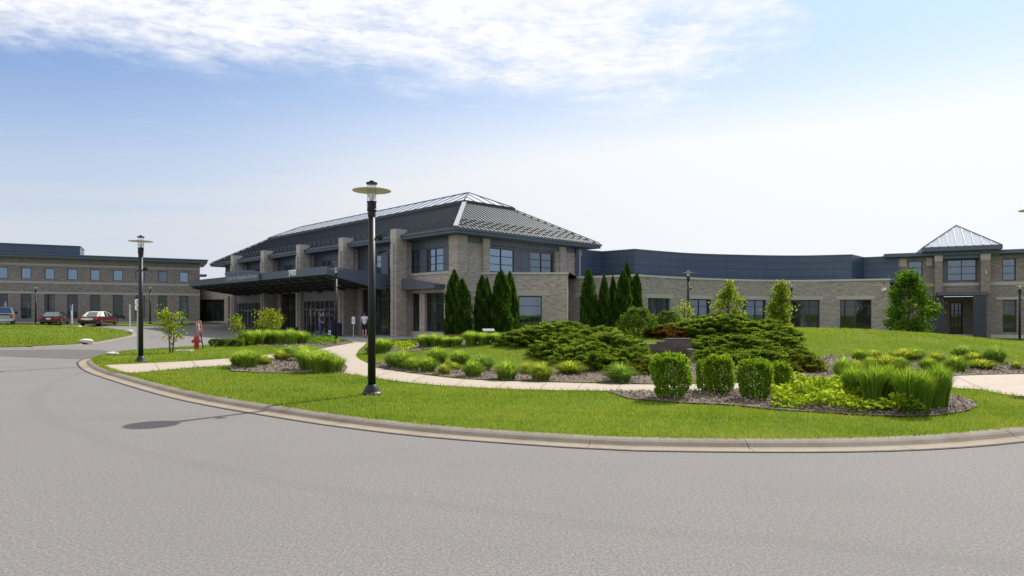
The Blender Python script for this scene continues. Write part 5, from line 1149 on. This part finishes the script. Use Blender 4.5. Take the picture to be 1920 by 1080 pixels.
for ya, yb, dn in ((8, 11, 1250), (11, 14, 900), (14, 18, 520), (18, 24, 240), (24, 34, 130), (34, 40, 60)):
    xw = yb*.80+3; reg = [(-xw, ya), (xw, ya), (xw, yb), (-xw, yb)]; n = int(2*xw*(yb-ya)*dn); x = r.uniform(-xw, xw, n); y = r.uniform(ya, yb, n); k = inpoly(x, y, LAWN)
    for h_ in holes: k &= ~inpoly(x, y, h_)
    x, y = x[k], y[k]; ym_ = np.maximum(y, 9); blades(x, y, hisl(x, y), r.uniform(.03, .06, len(x))*(1+ym_/60), ym_/1150*r.uniform(.7, 1.3, len(x)))
# ragged grass hanging over the kerb and the walk edges
for line, q in ((lawn_in, 130), (catmull(GP(front), .5), 70), (catmull(GP(back)[:9], .5), 25)):
    L_ = np.array(line); d_ = np.r_[0, np.cumsum(np.linalg.norm(np.diff(L_, axis=0), axis=1))]; n = int(d_[-1]*q); s_ = r.uniform(0, d_[-1], n); x = np.interp(s_, d_, L_[:, 0])+r.normal(0, .035, n); y = np.interp(s_, d_, L_[:, 1])+r.normal(0, .035, n)
    k = y < 38; x, y = x[k], y[k]; blades(x, y, hisl(x, y), r.uniform(.05, .11, len(x)), np.maximum(y, 9)/1000)
o = bpy.data.objects.new('lawn_grass', npmesh('lawn_grass', np.concatenate(V), 3, np.concatenate(T), 'lawnblade')); link(o); o['kind'] = 'stuff'

# ------------------------------------------------------------------ parked cars
def paint(name, c, met=.3, rough=.3):
    m, t = mat(name); b = t.n('ShaderNodeBsdfPrincipled'); v = t.noise(objco(t), 2.5, 3); t.link(t.mix(v, tuple(x*.88 for x in c), c), b.inputs['Base Color']); b.inputs['Metallic'].default_value = met; b.inputs['Roughness'].default_value = rough; b.inputs['Coat Weight'].default_value = .6; b.inputs['Coat Roughness'].default_value = .06
    finish(t, b.outputs[0]); return m
M['maroon'] = paint('maroon_paint', (.085, .010, .013)); M['darkred'] = paint('dark_red_paint', (.06, .007, .010)); M['cream'] = plain('cream_vinyl', (.66, .61, .52), .6); M['silver'] = paint('silver_paint', (.42, .43, .45), .5)
M['tyre'] = plain('tyre_rubber', (.018, .018, .018), .8); M['taillight'] = plain('red_lens', (.45, .015, .015), .2); M['carglass'] = glassmat('car_glass', .22, (.75, .9, 1.), (.015, .02, .022)); M['chrome'] = plain('chrome_trim', (.6, .6, .6), .2, .9, .05); M['stripe'] = paint('navy_stripe', (.02, .028, .07))
def loft(st, secf):
    a = MB(); k = None
    for s_ in st:
        sec = secf(s_); 
        if k is None: k = len(sec)
        a.v += sec
    for i in range(len(st)-1):
        for j in range(k): j2 = (j+1) % k; a.f.append((i*k+j, (i+1)*k+j, (i+1)*k+j2, i*k+j2))
    a.f.append(tuple(range(k))); a.f.append(tuple(range(len(st)*k-1, (len(st)-1)*k-1, -1))); return a
def wheel(r, x, y, R_, w_):
    a = MB(); sg_ = 1 if y > 0 else -1
    a.lathe([(R_*.62, -w_/2), (R_*.9, -w_/2), (R_, -w_*.32), (R_, w_*.32), (R_*.9, w_/2), (R_*.62, w_/2)], (x, y, R_), 20, (0, 1, 0)); o = a.build('wheel', 'tyre', r)
    a = MB(); a.lathe([(R_*.60, w_*.30), (R_*.58, w_*.5), (R_*.3, w_*.44), (R_*.12, w_*.5), (.01, w_*.5)], (x, y, R_), 16, (0, sg_, 0)); a.build('rim', 'chrome', o)
def sedan(loc_, az, scale, L, body_m, roof_m, lbl, vinyl):
    r = empty('parked_car', loc_, math.atan2(math.cos(az), math.sin(az)), lbl, 'car'); r.scale = (scale,)*3; h = L/2
    st = [(-h, .42, .80, .74), (-h+.08, .30, .92, .84), (-h+.5, .22, .97, .90), (-h+1.3, .2, .96, .92), (0, .2, .94, .93), (h-1.4, .2, .93, .92), (h-.5, .22, .84, .90), (h-.1, .28, .72, .82), (h, .40, .62, .70)]
    def sec(s_):
        x, zl, zt_, w_ = s_; return [(x, -w_*.88, zl), (x, -w_, zl+.14), (x, -w_, (zl+zt_)/2+.1), (x, -w_*.93, zt_), (x, w_*.93, zt_), (x, w_, (zl+zt_)/2+.1), (x, w_, zl+.14), (x, w_*.88, zl)]
    loft(st, sec).build('body', body_m, r, smooth=False)
    g0, g1, g2, g3 = -h+.85, -h+1.45, .35, 1.18
    cst = [(g0, .95, .96, .80), (g1, .95, 1.38, .80), (-.3, .94, 1.43, .81), (g2, .94, 1.38, .81), (g3, .93, .94, .80)]
    def csec(s_):
        x, zl, zt_, w_ = s_; q = (zt_-zl)/.48; wt = w_-.2*min(1, q); return [(x, -w_, zl-.02), (x, -wt, zt_), (x, wt, zt_), (x, w_, zl-.02)]
    loft(cst, csec).build('window', 'carglass', r)
    a = loft([(g1+.0, 1.375, 1.40, .60), (-.3, 1.425, 1.455, .62), (g2, 1.375, 1.40, .60)], lambda s_: [(s_[0], -s_[3]-.02, s_[1]), (s_[0], -s_[3]+.04, s_[2]), (s_[0], s_[3]-.04, s_[2]), (s_[0], s_[3]+.02, s_[1])])
    for sg_ in (-1, 1):
        if vinyl: a.extr([(g0+.1, sg_*.80, .93), (g0+.62, sg_*.62, 1.385), (-.62, sg_*.62, 1.40), (-.75, sg_*.81, .93)], (0, sg_*.02, 0)); a.extr([(g0, sg_*.78, .95), (g0+.60, sg_*.58, 1.39), (g0+.60, sg_*.40, 1.39), (g0, sg_*.50, .95)], (-.02, 0, .015))
        else: a.bar((g0, sg_*.79, .95), (g1, sg_*.61, 1.39), .10, .03)
        a.bar((g2, sg_*.61, 1.385), (g3, sg_*.80, .945), .06, .04); a.bar((-.1, sg_*.815, .95), (-.12, sg_*.625, 1.41), .07, .03)
    a.build('roof', roof_m, r)
    for sg_ in (-1, 1):
        a = MB(); a.box(-h-.015, -h+.09, sg_*.78-(.0 if sg_ > 0 else .06)-.22*(sg_ > 0), sg_*.78+(.06 if sg_ > 0 else .22), .62, .82); a.build('taillight', 'taillight', r)
        a = MB(); a.box(g2+.55, g2+.72, min(sg_*.84, sg_*1.0), max(sg_*.84, sg_*1.0), .95, 1.08); a.build('mirror', body_m, r)
        a = MB(); a.box(h-.1, h+.005, min(sg_*.4, sg_*.74), max(sg_*.4, sg_*.74), .52, .64); a.build('headlight', 'chrome', r)
        for x in (-h+1.05, h-.95): wheel(r, x, sg_*.84, .33, .2)
        a = MB(); a.bar((-h+1.5, sg_*.935, .55), (h-1.45, sg_*.935, .55), .02, .05); a.build('side_trim', 'chrome' if vinyl else 'black', r)
    a = MB(); a.box(-h-.03, -h-.015, -.2, .2, .60, .75); a.build('plate', 'white', r)
    a = MB(); a.box(-h-.07, -h+.06, -.82, .82, .34, .52); a.build('bumper', body_m if not vinyl else 'black', r)
    if vinyl: a = MB(); a.box(-h-.025, -h-.01, -.52, .52, .62, .8); a.build('rear_panel', 'chrome', r)
    return r
def gz(x, y): return (x, y, float(hgt(x, y))+.0)
p = at(186, 64.3); sedan(p, math.radians(-10), .97, 5.3, 'maroon', 'cream', 'maroon sedan with a cream half vinyl roof parked right of the other sedan', True)
p = at(103.5, 65.0); sedan(p, math.radians(-20), .93, 4.5, 'darkred', 'darkred', 'dark red sedan parked between the pickup and the maroon sedan', False)
p = at(5, 64.0); tk = empty('pickup_truck', p, math.atan2(math.cos(math.radians(-35)), math.sin(math.radians(-35))), 'silver pickup truck with a dark stripe across its tailgate', 'truck'); tk.scale = (.93,)*3
def tsec(s_):
    x, zl, zt_, w_ = s_; return [(x, -w_*.92, zl), (x, -w_, zl+.16), (x, -w_, zt_-.1), (x, -w_*.97, zt_), (x, w_*.97, zt_), (x, w_, zt_-.1), (x, w_, zl+.16), (x, w_*.92, zl)]
loft([(-2.7, .5, 1.18, .95), (-2.6, .42, 1.2, .98), (-.9, .42, 1.2, 1.0), (.9, .42, 1.18, 1.0), (2.3, .45, 1.12, .98), (2.75, .5, 1.0, .92)], tsec).build('body', 'silver', tk)
loft([(-.72, 1.15, 1.2, .90), (-.62, 1.15, 1.76, .90), (.5, 1.15, 1.8, .90), (1.25, 1.12, 1.15, .9)], lambda s_: [(s_[0], -s_[3], s_[1]-.02), (s_[0], -s_[3]+.18*min(1, (s_[2]-s_[1])/.5), s_[2]), (s_[0], s_[3]-.18*min(1, (s_[2]-s_[1])/.5), s_[2]), (s_[0], s_[3], s_[1]-.02)]).build('window', 'carglass', tk)
a = MB(); a.box(-.68, .52, -.74, .74, 1.79, 1.85)
for sg_ in (-1, 1): a.bar((-.73, sg_*.89, 1.18), (-.65, sg_*.73, 1.8), .09, .07); a.bar((.5, sg_*.73, 1.8), (1.25, sg_*.89, 1.16), .06, .05); a.bar((.0, sg_*.9, 1.18), (0, sg_*.74, 1.8), .07, .05)
a.build('roof', 'silver', tk)
a = MB(); a.box(-2.73, -2.7, -.72, .72, .62, 1.16); tg = a.build('tailgate', 'silver', tk); a = MB(); a.box(-2.745, -2.73, -.72, .72, .98, 1.12); a.build('stripe', 'stripe', tg)
for sg_ in (-1, 1):
    a = MB(); a.box(-2.73, -2.62, min(sg_*.74, sg_*.955), max(sg_*.74, sg_*.955), .68, 1.08); a.build('taillight', 'taillight', tk)
    for x in (-1.75, 1.85): wheel(tk, x, sg_*.86, .37, .25)
    a = MB(); a.box(.75, .9, min(sg_*1.0, sg_*1.22), max(sg_*1.0, sg_*1.22), 1.15, 1.38); a.build('mirror', 'black', tk)
a = MB(); a.box(-2.86, -2.7, -.95, .95, .42, .6); a.build('bumper', 'chrome', tk); a = MB(); a.box(-2.88, -2.86, -.16, .16, .45, .57); a.build('plate', 'white', tk)

# ------------------------------------------------------------------ people
M['skin'] = plain('skin', (.42, .25, .17), .6, 0, .08); M['hair'] = plain('dark_hair', (.035, .024, .018), .6); M['shorts'] = plain('black_cloth', (.016, .016, .02), .85); M['scrubs'] = plain('blue_scrubs', (.055, .085, .26), .8); M['shoe'] = plain('grey_shoes', (.25, .24, .23), .7)
def shirtmat():
    m, t = mat('patterned_white_cloth'); n = t.noise(objco(t), 11, 2, .5); c = t.mix(t.ramp(n, .56, .62), (.74, .72, .76), (.16, .13, .22)); finish(t, pbsdf(t, c, .85)); return m
M['shirt'] = shirtmat()
def skin_mesh(name, verts, edges, radii, m_, parent, sub=1):
    me = bpy.data.meshes.new(name); me.from_pydata(verts, edges, []); o = bpy.data.objects.new(name, me); link(o); md = o.modifiers.new('skin', 'SKIN'); o.modifiers.new('sub', 'SUBSURF').levels = sub
    for v, rr in zip(me.skin_vertices[0].data, radii): v.radius = (rr, rr) if not isinstance(rr, tuple) else rr
    me.skin_vertices[0].data[0].use_root = True
    bpy.context.view_layer.update(); m2 = bpy.data.meshes.new_from_object(o.evaluated_get(bpy.context.evaluated_depsgraph_get())); bpy.data.objects.remove(o); m2.name = name
    m2.materials.clear(); m2.materials.append(M[m_]); m2.polygons.foreach_set('use_smooth', [True]*len(m2.polygons)); o = bpy.data.objects.new(name, m2); link(o, parent); return o
def person(loc_, rz, lbl, arms, legs, top_m, bot_m, sleeve, short, look=(0, 0)):
    """arms: per side (elbow, wrist); legs: per side (knee, ankle, toe); +y is forward"""
    r = empty('person', loc_, rz, lbl, 'person'); V = [(0, 0, .95), (0, .01, 1.10), (0, .0, 1.28), (0, -.01, 1.42), (0, .005, 1.49), (0, .015, 1.55), (0, .02, 1.615), (0, .015, 1.675)]; E = [(i, i+1) for i in range(7)]; R_ = [(.125, .10), (.115, .09), (.135, .10), (.075, .065), (.048, .05), (.062, .075), (.075, .092), (.05, .065)]
    def add(p, rad, par): V.append(tuple(p)); R_.append(rad); E.append((par, len(V)-1)); return len(V)-1
    nose = add((0, .125, 1.60), .014, 6); 
    for sg_ in (-1, 1): add((sg_*.085, .01, 1.60), .014, 6)
    P_ = {}
    for sg_, (el, wr) in zip((-1, 1), arms):
        s_ = add((sg_*.165, -.01, 1.395), .058, 3); e_ = add(el, .042, s_); w_ = add(wr, .029, e_); P_['arm', sg_] = (V[s_], el, wr)
        d = Vector(wr)-Vector(el); d.normalize(); sd = Vector((0, 1, 0)); sd = (sd-d*sd.dot(d)).normalized(); pm = add(Vector(wr)+d*.07, (.022, .036), w_)
        for k in range(4): b = Vector(wr)+d*.09+sd*(.03-.02*k); f1 = add(b+d*.03, .0085, pm); add(b+d*(.065-.008*abs(k-1))+Vector((-sg_*.012, 0, 0)), .0075, f1)
        t1 = add(Vector(wr)+d*.045+sd*.048, .010, w_); add(Vector(wr)+d*.075+sd*.062, .0085, t1)
    for sg_, (kn, an, to) in zip((-1, 1), legs):
        h_ = add((sg_*.09, 0, .88), .085, 0); k_ = add(kn, .056, h_); c_ = add(tuple(.7*kn[i]+.3*an[i]-(.015 if i == 1 else 0) for i in range(3)), .054, k_); a_ = add(an, .034, c_); add(to, .032, a_); P_['leg', sg_] = (V[h_], kn, an)
    skin_mesh('body', V, E, R_, 'skin', r, 2)
    # shirt
    V2 = [(0, 0, .78), (0, .01, 1.10), (0, .0, 1.28), (0, -.01, 1.40), (0, 0, 1.445)]; E2 = [(0,1),(1,2),(2,3),(3,4)]; R2 = [(.20, .16), (.165, .13), (.16, .122), (.10, .085), (.062, .062)]
    for sg_ in (-1, 1):
        s_, el, wr = P_['arm', sg_]; V2.append(s_); R2.append(.075); E2.append((3, len(V2)-1)); q = Vector(s_).lerp(Vector(el), sleeve); V2.append(tuple(q)); R2.append(.066); E2.append((len(V2)-2, len(V2)-1))
    skin_mesh('shirt', V2, E2, R2, top_m, r, 1)
    V3 = [(0, 0, 1.06), (0, 0, .90)]; E3 = [(0, 1)]; R3 = [(.16, .13), (.175, .14)]
    for sg_ in (-1, 1):
        h_, kn, an = P_['leg', sg_]; V3.append(h_); R3.append(.105); E3.append((1, len(V3)-1)); V3.append(tuple(Vector(h_).lerp(Vector(kn), .95 if not short else .85))); R3.append(.085); E3.append((len(V3)-2, len(V3)-1))
        if not short: V3.append(tuple(Vector(kn).lerp(Vector(an), .95))); R3.append(.066); E3.append((len(V3)-2, len(V3)-1))
    skin_mesh('shorts' if short else 'trousers', V3, E3, R3, bot_m, r, 1)
    skin_mesh('hair', [(0, -.03, 1.52), (0, -.03, 1.60), (0, -.01, 1.665), (0, .055, 1.67)], [(0,1),(1,2),(2,3)], [(.06, .055), (.088, .085), (.084, .085), (.055, .04)], 'hair', r, 1)
    for sg_, (kn, an, to) in zip((-1, 1), legs):
        a = MB(); A0, T0 = Vector(an), Vector(to); d = (T0-A0); d.z = 0; d.normalize(); n_ = Vector((-d.y, d.x, 0)); zb_ = min(an[2], to[2])-.035
        a.obox(A0.lerp(T0, .5)+Vector((0, 0, -.02)), (T0-A0)*.5+d*.06, n_*.043, Vector((0, 0, .035))); a.build('shoe', 'shoe', r)
        a = MB(); a.lathe([(.004, -.012), (.011, -.006), (.012, 0), (.011, .006), (.004, .012)], (sg_*.032, .108, 1.625), 8); a.build('eye', 'black', r)
    return r
p = at(683.5, 45.0, hisl, .0); person((p[0], p[1], .1), math.radians(8), 'person in a patterned white T-shirt and black shorts walking up the path to the doors',
    [((-.24, -.07, 1.14), (-.25, .07, .95)), ((.25, .03, 1.14), (.24, .20, 1.02))], [((-.10, .16, .50), (-.10, .10, .09), (-.10, .25, .05)), ((.10, .02, .49), (.10, -.24, .15), (.10, -.13, .05))], 'shirt', 'shorts', .55, True)
p = at(601, 47.6, hgt, .0); pn_ = person((p[0], p[1], .09), math.radians(-105), 'person in blue scrubs standing by the sliding doors holding a dark bag',
    [((-.25, .02, 1.14), (-.22, .20, 1.0)), ((.25, .05, 1.15), (.20, .26, 1.02))], [((-.10, .03, .5), (-.10, -.02, .09), (-.11, .13, .05)), ((.10, .04, .5), (.11, .02, .09), (.12, .17, .05))], 'scrubs', 'scrubs', .6, False)
bg_ = empty('bag', (p[0]+.33, p[1]-.03, .09), .2, 'dark bag held by the person in scrubs', 'bag')
a = MB(); a.lathe([(.05, .62), (.17, .64), (.19, .78), (.16, .98), (.05, 1.02)], n=12); a.build('body', 'shorts', bg_)
a = MB()
for i in range(8):
    t0, t1 = math.pi*i/8, math.pi*(i+1)/8; a.tube((-.1*math.cos(t0), 0, 1.0+.13*math.sin(t0)), (-.1*math.cos(t1), 0, 1.0+.13*math.sin(t1)), .012, n=6)
a.build('strap', 'shorts', bg_)
